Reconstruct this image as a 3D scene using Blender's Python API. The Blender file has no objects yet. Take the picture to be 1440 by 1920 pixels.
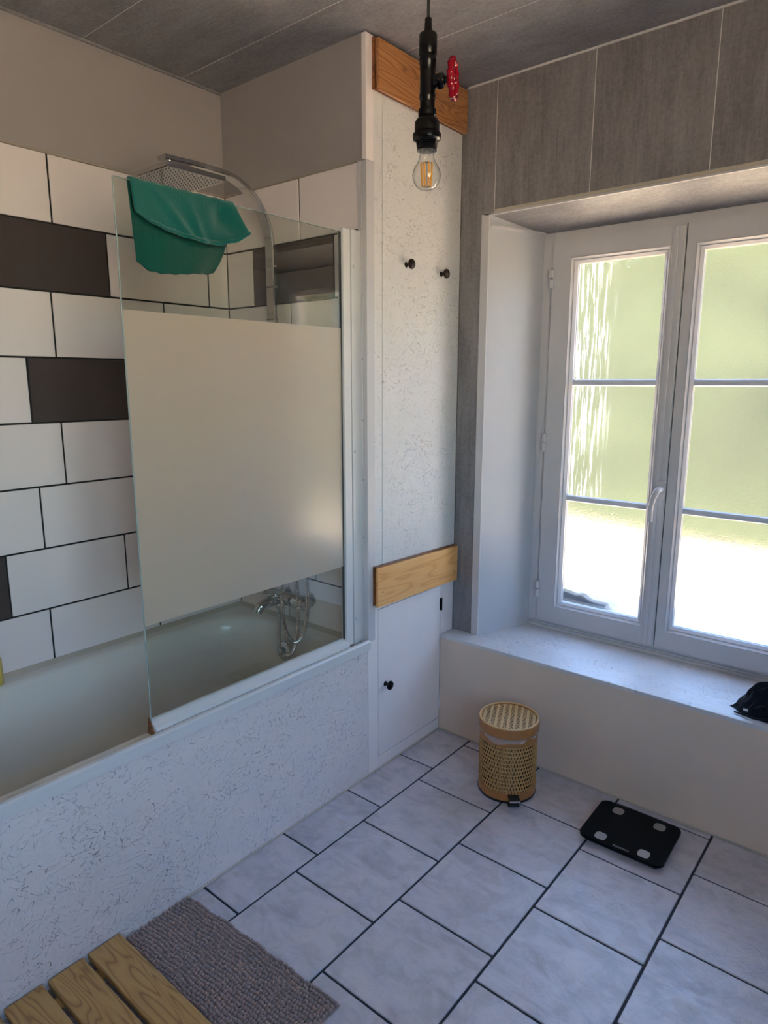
import bpy, bmesh, math, random
from mathutils import Vector, Matrix, noise
random.seed(7)
SC = bpy.context.scene
COL = SC.collection
PI = math.pi

# ------------------------------------------------------------------ camera
F_PX = 1258.84
PITCH, YAW, ROLL = -0.1922, 0.6908, 0.0006
CAM = Vector((1.486, -1.556, 1.436))
fwd = Vector((-math.sin(YAW)*math.cos(PITCH), math.cos(YAW)*math.cos(PITCH), math.sin(PITCH)))
rgt = Vector((math.cos(YAW), math.sin(YAW), 0))
upv = rgt.cross(fwd)
rr = rgt*math.cos(ROLL) + upv*math.sin(ROLL)
uu = -rgt*math.sin(ROLL) + upv*math.cos(ROLL)
cd = bpy.data.cameras.new('camera')
cd.sensor_fit = 'VERTICAL'; cd.sensor_height = 24.0; cd.sensor_width = 18.0
cd.lens = F_PX/1920*24.0
cd.clip_start = 0.02; cd.clip_end = 200
cam = bpy.data.objects.new('camera', cd); COL.objects.link(cam)
cam.matrix_world = Matrix(((rr.x, uu.x, -fwd.x, CAM.x), (rr.y, uu.y, -fwd.y, CAM.y), (rr.z, uu.z, -fwd.z, CAM.z), (0, 0, 0, 1)))
SC.camera = cam

# ------------------------------------------------------------------ sky, sun, exposure
w = bpy.data.worlds.new('world'); SC.world = w; w.use_nodes = True
nt = w.node_tree; nt.nodes.clear()
sky = nt.nodes.new('ShaderNodeTexSky'); sky.sky_type = 'NISHITA'
sky.sun_disc = False; sky.sun_elevation = math.radians(70); sky.sun_rotation = math.radians(220)
sky.air_density = 1.0; sky.dust_density = 0.3; sky.ozone_density = 3.0
bg = nt.nodes.new('ShaderNodeBackground'); bg.inputs['Strength'].default_value = 2.5
wo = nt.nodes.new('ShaderNodeOutputWorld')
nt.links.new(sky.outputs[0], bg.inputs[0]); nt.links.new(bg.outputs[0], wo.inputs[0])
sl = bpy.data.lights.new('sun', 'SUN'); sl.energy = 60.0; sl.angle = math.radians(0.6); sl.color = (1.0, 0.93, 0.80)
so = bpy.data.objects.new('sun', sl); COL.objects.link(so)
so.rotation_euler = Vector((0.22, 0.16, -0.95)).to_track_quat('-Z', 'Y').to_euler()
# sampling portal in the window opening (gives off no light of its own)
pl = bpy.data.lights.new('window_portal', 'AREA'); pl.shape = 'RECTANGLE'; pl.size = 1.05; pl.size_y = 1.55
pl.cycles.is_portal = True
po = bpy.data.objects.new('window_portal', pl); COL.objects.link(po)
po.location = (0.74, 1.06, 1.2); po.rotation_euler = Vector((0, -1, 0)).to_track_quat('-Z', 'Z').to_euler()
pl2 = bpy.data.lights.new('side_window_portal', 'AREA'); pl2.shape = 'RECTANGLE'; pl2.size = 1.42; pl2.size_y = 1.40  # portal of the added, unseen fill window; emits nothing itself
pl2.cycles.is_portal = True
po2 = bpy.data.objects.new('side_window_portal', pl2); COL.objects.link(po2)
po2.location = (2.62, -1.69, 1.50); po2.rotation_euler = Vector((-1, 0, 0)).to_track_quat('-Z', 'Z').to_euler()
SC.view_settings.view_transform = 'Standard'; SC.view_settings.look = 'None'
SC.view_settings.exposure = 0.26; SC.view_settings.gamma = 1.0; SC.view_settings.use_curve_mapping = False
SC.cycles.max_bounces = 14; SC.cycles.diffuse_bounces = 7; SC.cycles.transparent_max_bounces = 16

# ------------------------------------------------------------------ dimensions (metres)
X0 = -0.709      # tiled long wall
Y1 = 0.152       # tiled end wall
Y2 = 0.692       # grey window wall
YB = 0.603       # front of the low bench
ZC = 2.474       # ceiling
ZS = 0.418       # top of the bench
XR, YK = 2.45, -2.55
T = 0.306        # floor tile pitch

# ------------------------------------------------------------------ node helpers
class NB:
    def __init__(s, name):
        s.m = bpy.data.materials.new(name); s.m.use_nodes = True
        s.t = s.m.node_tree; s.t.nodes.clear()
        s.out = s.n('ShaderNodeOutputMaterial')
    def n(s, typ, **kw):
        nd = s.t.nodes.new(typ)
        for k, v in kw.items():
            if hasattr(nd, k): setattr(nd, k, v)
        return nd
    def l(s, a, b): s.t.links.new(a, b)
    def val(s, sock, v):
        if isinstance(v, (int, float, tuple, list)): sock.default_value = v
        else: s.l(v, sock)
    def coord(s, rnd=0.0):
        tc = s.n('ShaderNodeTexCoord'); o = tc.outputs['Object']
        if rnd:
            oi = s.n('ShaderNodeObjectInfo')
            sc = s.n('ShaderNodeVectorMath', operation='SCALE'); sc.inputs[0].default_value = (rnd, rnd*1.7, rnd*0.6)
            s.l(oi.outputs['Random'], sc.inputs['Scale'])
            ad = s.n('ShaderNodeVectorMath', operation='ADD'); s.l(o, ad.inputs[0]); s.l(sc.outputs[0], ad.inputs[1]); o = ad.outputs[0]
        return o
    def mapping(s, vec, scale=(1, 1, 1), rot=(0, 0, 0), loc=(0, 0, 0)):
        m = s.n('ShaderNodeMapping'); s.l(vec, m.inputs['Vector'])
        m.inputs['Scale'].default_value = scale; m.inputs['Rotation'].default_value = rot; m.inputs['Location'].default_value = loc
        return m.outputs[0]
    def noise(s, vec, scale, detail=3, rough=0.5, dist=0.0):
        nd = s.n('ShaderNodeTexNoise'); s.l(vec, nd.inputs['Vector'])
        nd.inputs['Scale'].default_value = scale; nd.inputs['Detail'].default_value = detail
        nd.inputs['Roughness'].default_value = rough; nd.inputs['Distortion'].default_value = dist
        return nd.outputs['Fac']
    def math(s, op, a, b=0.0, c=0.0):
        nd = s.n('ShaderNodeMath', operation=op)
        for i, v in enumerate((a, b, c)): s.val(nd.inputs[i], v)
        return nd.outputs[0]
    def ramp(s, fac, stops):
        nd = s.n('ShaderNodeValToRGB'); s.l(fac, nd.inputs[0]); cr = nd.color_ramp
        while len(cr.elements) < len(stops): cr.elements.new(0.5)
        for e, (p, c) in zip(cr.elements, stops):
            e.position = p; e.color = (c[0], c[1], c[2], 1) if len(c) == 3 else c
        return nd.outputs[0]
    def mixc(s, fac, a, b, blend='MIX'):
        nd = s.n('ShaderNodeMix', data_type='RGBA', blend_type=blend)
        s.val(nd.inputs[0], fac)
        s.val(nd.inputs[6], a if not isinstance(a, tuple) else (*a, 1)); s.val(nd.inputs[7], b if not isinstance(b, tuple) else (*b, 1))
        return nd.outputs[2]
    def bump(s, h, strength=0.3, dist=0.002, normal=None):
        nd = s.n('ShaderNodeBump'); s.l(h, nd.inputs['Height'])
        nd.inputs['Strength'].default_value = strength; nd.inputs['Distance'].default_value = dist
        if normal is not None: s.l(normal, nd.inputs['Normal'])
        return nd.outputs[0]
    def pbr(s, color, rough=0.5, metal=0.0, normal=None, spec=0.5, coat=0.0, sheen=0.0, sub=None):
        p = s.n('ShaderNodeBsdfPrincipled')
        s.val(p.inputs['Base Color'], (*color, 1) if isinstance(color, tuple) else color)
        s.val(p.inputs['Roughness'], rough); s.val(p.inputs['Metallic'], metal)
        p.inputs['Specular IOR Level'].default_value = spec
        p.inputs['Coat Weight'].default_value = coat
        p.inputs['Sheen Weight'].default_value = sheen
        if normal is not None: s.l(normal, p.inputs['Normal'])
        s.l(p.outputs[0], s.out.inputs[0]); return s.m
    def mixs(s, fac, a, b):
        nd = s.n('ShaderNodeMixShader'); s.val(nd.inputs[0], fac); s.l(a, nd.inputs[1]); s.l(b, nd.inputs[2]); return nd.outputs[0]

def m_plain(name, col, rough=0.5, metal=0.0, spec=0.5, nscale=40, namp=0.04, bump=0.05, coat=0.0):
    b = NB(name); v = b.coord(); f = b.noise(v, nscale, 4)
    c = b.mixc(f, tuple(x*(1-namp) for x in col), tuple(min(1, x*(1+namp)) for x in col))
    return b.pbr(c, rough, metal, b.bump(f, bump, 0.001), spec, coat)

def m_osb(name, plane, col=(0.82, 0.745, 0.73), strength=1.0, rough=0.40, crack=0.7):
    # painted strand board: overlapping flakes laid in many directions, with open slits at some edges
    b = NB(name); v = b.coord()
    sp = b.n('ShaderNodeSeparateXYZ'); b.l(v, sp.inputs[0])
    cb = b.n('ShaderNodeCombineXYZ'); ax = {'x': 0, 'y': 1, 'z': 2}
    b.l(sp.outputs[ax[plane[0]]], cb.inputs[0]); b.l(sp.outputs[ax[plane[1]]], cb.inputs[1])
    base = cb.outputs[0]
    wob = b.n('ShaderNodeTexNoise'); b.l(base, wob.inputs['Vector']); wob.inputs['Scale'].default_value = 60
    ws = b.n('ShaderNodeVectorMath', operation='SCALE'); b.l(wob.outputs['Color'], ws.inputs[0]); ws.inputs['Scale'].default_value = 0.004
    wa = b.n('ShaderNodeVectorMath', operation='ADD'); b.l(base, wa.inputs[0]); b.l(ws.outputs[0], wa.inputs[1])
    h = None; ck = None
    for k in range(6):
        ang = 0.25 + k*0.55
        vr = b.n('ShaderNodeVectorRotate', rotation_type='Z_AXIS'); b.l(wa.outputs[0], vr.inputs['Vector']); vr.inputs['Angle'].default_value = ang
        st = b.mapping(vr.outputs[0], scale=(15+3*(k % 3), 62+14*(k % 2), 1), loc=(k*7.3, k*3.1, 0))
        vo = b.n('ShaderNodeTexVoronoi', voronoi_dimensions='2D'); b.l(st, vo.inputs['Vector']); vo.inputs['Scale'].default_value = 1.0
        ve = b.n('ShaderNodeTexVoronoi', voronoi_dimensions='2D', feature='DISTANCE_TO_EDGE'); b.l(st, ve.inputs['Vector']); ve.inputs['Scale'].default_value = 1.0
        cs = b.n('ShaderNodeSeparateColor'); b.l(vo.outputs['Color'], cs.inputs[0])
        on = b.math('GREATER_THAN', cs.outputs[0], 0.72)
        hk = b.math('MULTIPLY', on, b.math('ADD', b.math('MULTIPLY', cs.outputs[1], 0.7), 0.3))
        h = hk if h is None else b.math('MAXIMUM', h, hk)
        e = b.math('MULTIPLY', b.math('MULTIPLY', b.math('LESS_THAN', ve.outputs['Distance'], 0.045), on), b.math('GREATER_THAN', cs.outputs[2], 0.62))
        ck = e if ck is None else b.math('MAXIMUM', ck, e)
    patch = b.noise(base, 6.0, 4, 0.65)
    amp = b.ramp(patch, [(0.36, (0.12,)*3), (0.62, (1.0,)*3)])
    brk = b.ramp(b.noise(base, 75, 2, 0.6), [(0.50, (0,)*3), (0.56, (1,)*3)])
    ck = b.math('MULTIPLY', b.math('MULTIPLY', ck, brk), amp)
    gr = b.noise(base, 420, 2); gr2 = b.noise(base, 55, 4, 0.7)
    hh = b.math('SUBTRACT', b.math('MULTIPLY', h, amp), b.math('MULTIPLY', ck, 1.2))
    hh = b.math('ADD', hh, b.math('MULTIPLY', gr2, 0.25))
    nrm = b.bump(hh, strength, 0.0065, b.bump(gr, 0.10, 0.001))
    c = b.mixc(b.math('MULTIPLY', ck, crack), col, (0.22, 0.20, 0.20))  # slits coloured dark, standing in for the shade inside them
    stain = b.noise(base, 2.3, 4, 0.6)
    c = b.mixc(b.math('MULTIPLY', stain, 0.14), c, (0.60, 0.56, 0.50))
    return b.pbr(c, rough, 0, nrm, 0.45)

def m_panel(name, along, c1, c2, rough=0.5):
    # concrete-look laminate: mottled, with short streaks along one axis
    b = NB(name); v = b.coord(rnd=3.1)
    s1 = {'x': (9, 70, 70), 'y': (70, 9, 70), 'z': (75, 75, 6)}[along]
    s2 = {'x': (5, 11, 11), 'y': (11, 5, 11), 'z': (16, 16, 3.0)}[along]
    f1 = b.noise(b.mapping(v, scale=s1), 1.6, 5, 0.7); f2 = b.noise(b.mapping(v, scale=s2), 1.0, 6, 0.68)
    f3 = b.noise(v, 90, 4, 0.75)
    k1 = 0.22 if along == 'x' else 0.34
    f = b.math('ADD', b.math('MULTIPLY', f1, k1), b.math('ADD', b.math('MULTIPLY', f2, 0.48), b.math('MULTIPLY', f3, 0.72-k1)))
    c = b.ramp(f, [(0.46, c1), (0.78, c2)])
    pit = b.ramp(f1, [(0.24, (1,)*3), (0.31, (0,)*3)])
    c = b.mixc(b.math('MULTIPLY', pit, 0.5), c, tuple(x*0.6 for x in c1))
    return b.pbr(c, rough, 0, b.bump(f1, 0.12, 0.001), 0.4)

def m_wood(name, along, light, mid, dark, scale=1.0, rough=0.35, coat=0.15, rings=9.0):
    b = NB(name); v = b.coord(rnd=5.3)
    k = 0.10
    s = {'x': (k, 1, 1), 'y': (1, k, 1), 'z': (1, 1, k)}[along]
    vv = b.mapping(v, scale=tuple(x*scale*9 for x in s))
    f = b.noise(vv, 1.0, 2, 0.45, 0.35)
    w = b.math('SINE', b.math('MULTIPLY', f, rings*6.283))
    w = b.math('ADD', b.math('MULTIPLY', w, 0.5), 0.5)
    s2 = {'x': (6, 260, 260), 'y': (260, 6, 260), 'z': (260, 260, 6)}[along]
    fib = b.noise(b.mapping(v, scale=s2), 1.0, 3, 0.6)
    blot = b.noise(vv, 0.5, 3)
    c = b.ramp(w, [(0.0, light), (0.55, mid), (0.80, mid), (1.0, dark)])
    c = b.mixc(b.math('MULTIPLY', fib, 0.35), c, tuple(x*0.72 for x in mid))
    c = b.mixc(b.math('MULTIPLY', blot, 0.3), c, light)
    # knots
    kv = b.mapping(v, scale=tuple((0.55 if x == k else 1.0) for x in s))
    vo = b.n('ShaderNodeTexVoronoi'); b.l(kv, vo.inputs['Vector']); vo.inputs['Scale'].default_value = 6.5
    kn = b.ramp(vo.outputs['Distance'], [(0.03, (1,)*3), (0.075, (0,)*3)])
    c = b.mixc(b.math('MULTIPLY', kn, 0.75), c, tuple(x*0.35 for x in dark))
    return b.pbr(c, rough, 0, b.bump(fib, 0.1, 0.0008), 0.5, coat)

def m_floor():
    b = NB('floor_tile'); v = b.coord(rnd=4.7)
    wv = b.mapping(v, scale=(1.0, 2.2, 1.0), rot=(0, 0, 0.6))
    f = b.noise(wv, 7.0, 7, 0.62, 0.9); g = b.noise(v, 16, 5, 0.65, 0.5); h = b.noise(v, 190, 2)
    c = b.ramp(f, [(0.30, (0.42, 0.39, 0.42)), (0.47, (0.56, 0.53, 0.58)), (0.62, (0.62, 0.585, 0.62)), (0.75, (0.56, 0.49, 0.48))])
    c = b.mixc(b.ramp(g, [(0.48, (0,)*3), (0.62, (0.45,)*3)]), c, (0.40, 0.395, 0.41))
    c = b.mixc(b.math('MULTIPLY', h, 0.12), c, (0.68, 0.67, 0.66))
    # slate-like relief in patches
    r1 = b.noise(v, 26, 6, 0.68, 1.2); r2 = b.noise(v, 90, 3, 0.6, 0.8)
    rid = b.math('ABSOLUTE', b.math('SUBTRACT', r1, 0.5))
    hh = b.math('ADD', b.math('MULTIPLY', rid, 1.6), b.math('MULTIPLY', r2, 0.35))
    n = b.bump(hh, 0.42, 0.0035)
    ro = b.math('ADD', b.math('MULTIPLY', g, 0.16), 0.15)
    return b.pbr(c, ro, 0, n, 0.5)

def m_thin_glass(name, tint, base=0.05, rough=0.0, k=0.95, gl=1.0, rim=None):
    b = NB(name)
    lw = b.n('ShaderNodeLayerWeight'); lw.inputs['Blend'].default_value = 0.5
    fr = b.math('ADD', b.math('MULTIPLY', b.math('POWER', lw.outputs['Facing'], 5.0), k), base)
    tr = b.n('ShaderNodeBsdfTransparent'); tr.inputs[0].default_value = (*tint, 1)
    if rim is not None:   # longer path through the wall of the glass towards its outline
        b.l(b.mixc(b.math('POWER', lw.outputs['Facing'], 3.0), tint, tuple(x*rim for x in tint)), tr.inputs[0])
    gs = b.n('ShaderNodeBsdfGlossy'); gs.inputs['Color'].default_value = (gl, gl, gl, 1); gs.inputs['Roughness'].default_value = rough
    b.l(b.mixs(fr, tr.outputs[0], gs.outputs[0]), b.out.inputs[0]); return b.m

def m_frost():
    b = NB('frosted_band'); v = b.coord(); f = b.noise(v, 300, 2)
    lw = b.n('ShaderNodeLayerWeight'); lw.inputs['Blend'].default_value = 0.5
    fr = b.math('ADD', b.math('MULTIPLY', b.math('POWER', lw.outputs['Facing'], 4.0), 0.8), 0.125)
    df = b.n('ShaderNodeBsdfDiffuse'); df.inputs[0].default_value = (0.70, 0.62, 0.52, 1)
    tl = b.n('ShaderNodeBsdfTranslucent'); tl.inputs[0].default_value = (0.88, 0.785, 0.66, 1)
    gs = b.n('ShaderNodeBsdfGlossy'); gs.inputs['Roughness'].default_value = 0.19
    b.l(b.bump(f, 0.05, 0.0005), gs.inputs['Normal'])
    b.l(b.mixs(fr, b.mixs(0.5, df.outputs[0], tl.outputs[0]), gs.outputs[0]), b.out.inputs[0]); return b.m

def m_window_glass():
    b = NB('obscure_glass'); v = b.coord()
    f = b.noise(v, 260, 2, 0.5); g = b.noise(v, 45, 3, 0.55)
    nrm = b.bump(b.math('ADD', f, b.math('MULTIPLY', g, 0.6)), 0.28, 0.002)
    tr = b.n('ShaderNodeBsdfTransparent'); tr.inputs[0].default_value = (0.95, 0.97, 0.95, 1)
    rf = b.n('ShaderNodeBsdfRefraction'); rf.inputs['Roughness'].default_value = 0.13; rf.inputs['IOR'].default_value = 1.35
    rf.inputs['Color'].default_value = (0.97, 0.98, 0.97, 1); b.l(nrm, rf.inputs['Normal'])
    tl = b.n('ShaderNodeBsdfTranslucent'); tl.inputs[0].default_value = (0.95, 0.97, 0.95, 1)
    gs = b.n('ShaderNodeBsdfGlossy'); gs.inputs['Roughness'].default_value = 0.15; b.l(nrm, gs.inputs['Normal'])
    # dried rain runs and grime near the hinge side
    st = b.noise(b.mapping(v, scale=(95, 95, 5)), 1.0, 4, 0.65)
    sp = b.n('ShaderNodeSeparateXYZ'); b.l(v, sp.inputs[0])
    near = b.ramp(sp.outputs[0], [(0.40, (1,)*3), (0.52, (0,)*3)])
    run = b.math('MULTIPLY', b.math('MULTIPLY', b.ramp(st, [(0.53, (0,)*3), (0.60, (1,)*3)]), near), b.math('GREATER_THAN', sp.outputs[2], 0.99))
    body = b.mixs(0.55, tr.outputs[0], rf.outputs[0])
    body = b.mixs(b.math('ADD', b.math('MULTIPLY', run, 0.45), 0.025), body, tl.outputs[0])
    body = b.mixs(0.04, body, gs.outputs[0])
    b.l(body, b.out.inputs[0]); return b.m

def m_cloth(name, col, sc=700, sheen=0.4, along='z'):
    b = NB(name); v = b.coord()
    rib = b.noise(b.mapping(v, scale=(sc, sc, sc*0.12)), 1.0, 2, 0.5); blot = b.noise(v, 14, 3)
    c = b.mixc(b.math('MULTIPLY', rib, 0.6), col, tuple(x*0.55 for x in col))
    c = b.mixc(b.math('MULTIPLY', blot, 0.25), c, tuple(min(1, x*1.35) for x in col))
    return b.pbr(c, 0.95, 0, b.bump(rib, 0.6, 0.002), 0.15, 0, sheen)

M = {}
M['wall_paint'] = m_plain('wall_paint', (0.37, 0.342, 0.335), 0.75, spec=0.25, nscale=7, namp=0.03, bump=0.08)
M['white_paint'] = m_plain('white_paint', (0.90, 0.83, 0.815), 0.38, nscale=12, namp=0.025, bump=0.05)
M['bench_paint'] = m_plain('bench_paint', (0.75, 0.615, 0.50), 0.55, nscale=9, namp=0.05, bump=0.12)
M['tile_white'] = m_plain('tile_white', (0.86, 0.785, 0.775), 0.30, nscale=5, namp=0.02, bump=0.03)
M['tile_dark'] = m_plain('tile_dark', (0.070, 0.055, 0.052), 0.32, nscale=30, namp=0.10, bump=0.03)
M['grout_wall'] = m_plain('grout_wall', (0.022, 0.019, 0.018), 0.85)
M['grout_floor'] = m_plain('grout_floor', (0.030, 0.032, 0.042), 0.8, nscale=200, namp=0.2)
M['sealant'] = m_plain('sealant', (0.52, 0.47, 0.39), 0.5, nscale=30, namp=0.12)
M['panel_ceiling'] = m_panel('panel_ceiling', 'x', (0.185, 0.182, 0.19), (0.36, 0.352, 0.37))
M['panel_wall'] = m_panel('panel_wall', 'z', (0.165, 0.155, 0.16), (0.33, 0.31, 0.315))
M['panel_joint'] = m_plain('panel_joint', (0.70, 0.67, 0.66), 0.5)
M['osb_yz'] = m_osb('osb_painted_front', 'yz')
M['osb_wall'] = m_osb('osb_painted_wall', 'yz', (0.76, 0.745, 0.735), 0.75, 0.5, 0.6)
M['osb_xy'] = m_osb('osb_painted_sill', 'xy', (0.69, 0.69, 0.715), 0.9, 0.33, 0.8)
M['floor_tile'] = m_floor()
M['pvc'] = m_plain('white_plastic', (0.605, 0.585, 0.60), 0.30, nscale=8, namp=0.015, bump=0.01)
M['lining'] = m_plain('lining_board', (0.53, 0.535, 0.565), 0.4, nscale=8, namp=0.02, bump=0.02)
M['pvc_dark'] = m_plain('gasket', (0.05, 0.05, 0.055), 0.6)
M['seal_grey'] = m_plain('grey_seal', (0.16, 0.155, 0.16), 0.6)  # dark grey painting the shade between sash and frame
M['muntin'] = m_plain('glazing_bar', (0.62, 0.64, 0.70), 0.4)
M['alu_white'] = m_plain('white_aluminium', (0.70, 0.69, 0.68), 0.33, nscale=15, namp=0.02, bump=0.01)
M['enamel'] = m_plain('bath_enamel', (0.745, 0.735, 0.685), 0.16, nscale=6, namp=0.02, bump=0.0, coat=0.3)
M['chrome'] = m_plain('chrome', (0.62, 0.62, 0.62), 0.14, 1.0, nscale=60, namp=0.05, bump=0.01)
M['nozzle'] = m_plain('grey_rubber', (0.20, 0.20, 0.20), 0.6)
M['black_metal'] = m_plain('black_iron', (0.004, 0.0037, 0.004), 0.24, 0.0, 0.35, nscale=90, namp=0.2, bump=0.1)
M['bronze'] = m_plain('dark_bronze', (0.030, 0.016, 0.012), 0.22, 0.4)
M['black_plastic'] = m_plain('black_plastic', (0.012, 0.012, 0.013), 0.4)
M['black_glass'] = m_plain('black_glass', (0.004, 0.005, 0.006), 0.25, nscale=300, namp=0.1, bump=0.0, spec=0.12)
M['electrode'] = m_plain('steel_electrode', (0.42, 0.40, 0.38), 0.42, 0.6)
M['print_grey'] = m_plain('grey_print', (0.33, 0.34, 0.33), 0.5)
M['red_enamel'] = m_plain('red_enamel', (0.28, 0.004, 0.014), 0.2, spec=0.4)
M['bulb_glass'] = m_thin_glass('bulb_glass', (0.97, 0.97, 0.96), 0.05, 0.03, 0.95, 1.0, 0.45)
M['filament'] = m_plain('amber_filament', (0.80, 0.36, 0.03), 0.5)
M['screen_glass'] = m_thin_glass('screen_glass', (0.91, 0.925, 0.89), 0.05, 0.0)
M['glass_edge'] = m_plain('glass_edge', (0.36, 0.45, 0.44), 0.15)
M['frost'] = m_frost()
M['window_glass'] = m_window_glass()
M['teal'] = m_cloth('teal_microfibre', (0.005, 0.125, 0.108))
M['navy'] = m_cloth('navy_fabric', (0.008, 0.009, 0.018), 900, 0.15)
M['tag_white'] = m_plain('white_tag', (0.75, 0.75, 0.78), 0.7)
M['mat'] = m_cloth('taupe_chenille', (0.36, 0.255, 0.225), 900, 0.5)
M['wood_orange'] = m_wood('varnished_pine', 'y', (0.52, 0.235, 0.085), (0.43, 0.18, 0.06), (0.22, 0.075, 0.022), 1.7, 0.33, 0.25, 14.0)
M['wood_pale'] = m_wood('varnished_pine_pale', 'y', (0.98, 0.53, 0.19), (0.96, 0.47, 0.155), (0.80, 0.34, 0.10), 1.5, 0.45, 0.03, 9.0)  # paler pine, its colour also raised to stand for warm window light
M['wood_dark'] = m_wood('varnished_pine_edge', 'y', (0.30, 0.11, 0.035), (0.23, 0.08, 0.025), (0.11, 0.035, 0.012), 1.0, 0.35, 0.2)
M['wood_duck'] = m_wood('oiled_pine', 'x', (0.58, 0.335, 0.115), (0.51, 0.28, 0.088), (0.31, 0.14, 0.04), 1.9, 0.42, 0.1, 15.0)
M['rattan'] = m_plain('rattan', (0.60, 0.33, 0.11), 0.5, nscale=160, namp=0.22, bump=0.2)
M['rattan_light'] = m_plain('rattan_peel', (0.62, 0.39, 0.17), 0.42, nscale=120, namp=0.18, bump=0.2)
M['rattan_band'] = m_plain('rattan_band', (0.44, 0.185, 0.055), 0.35, nscale=50, namp=0.18, bump=0.1)
M['bin_liner'] = m_plain('bin_dark_inside', (0.11, 0.05, 0.02), 0.7)
M['stone'] = m_plain('pale_stone', (0.56, 0.47, 0.38), 0.9, nscale=9, namp=0.2, bump=0.4)
M['terrace'] = m_plain('pale_gravel', (0.79, 0.58, 0.39), 0.95, nscale=30, namp=0.15, bump=0.3)
M['lawn'] = m_plain('grass', (0.028, 0.029, 0.010), 0.95, 0.0, 0.08, nscale=4, namp=0.25, bump=0.3)
M['leaf'] = m_plain('hedge_leaf', (0.024, 0.026, 0.009), 0.9, 0.0, 0.08, nscale=6, namp=0.30, bump=0.3)
M['moss'] = m_plain('dark_moss', (0.05, 0.045, 0.05), 0.95, nscale=60, namp=0.4, bump=0.5)
M['yellow'] = m_plain('yellow_plastic', (0.70, 0.55, 0.14), 0.45)
M['pale_plastic'] = m_plain('pale_plastic', (0.66, 0.64, 0.55), 0.4)
bp = NB('clear_film'); _t = bp.n('ShaderNodeBsdfTransparent'); _d = bp.n('ShaderNodeBsdfPrincipled'); _d.inputs['Base Color'].default_value = (0.85, 0.80, 0.80, 1); _d.inputs['Roughness'].default_value = 0.2
bp.l(bp.mixs(0.30, _t.outputs[0], _d.outputs[0]), bp.out.inputs[0]); M['film'] = bp.m

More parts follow.
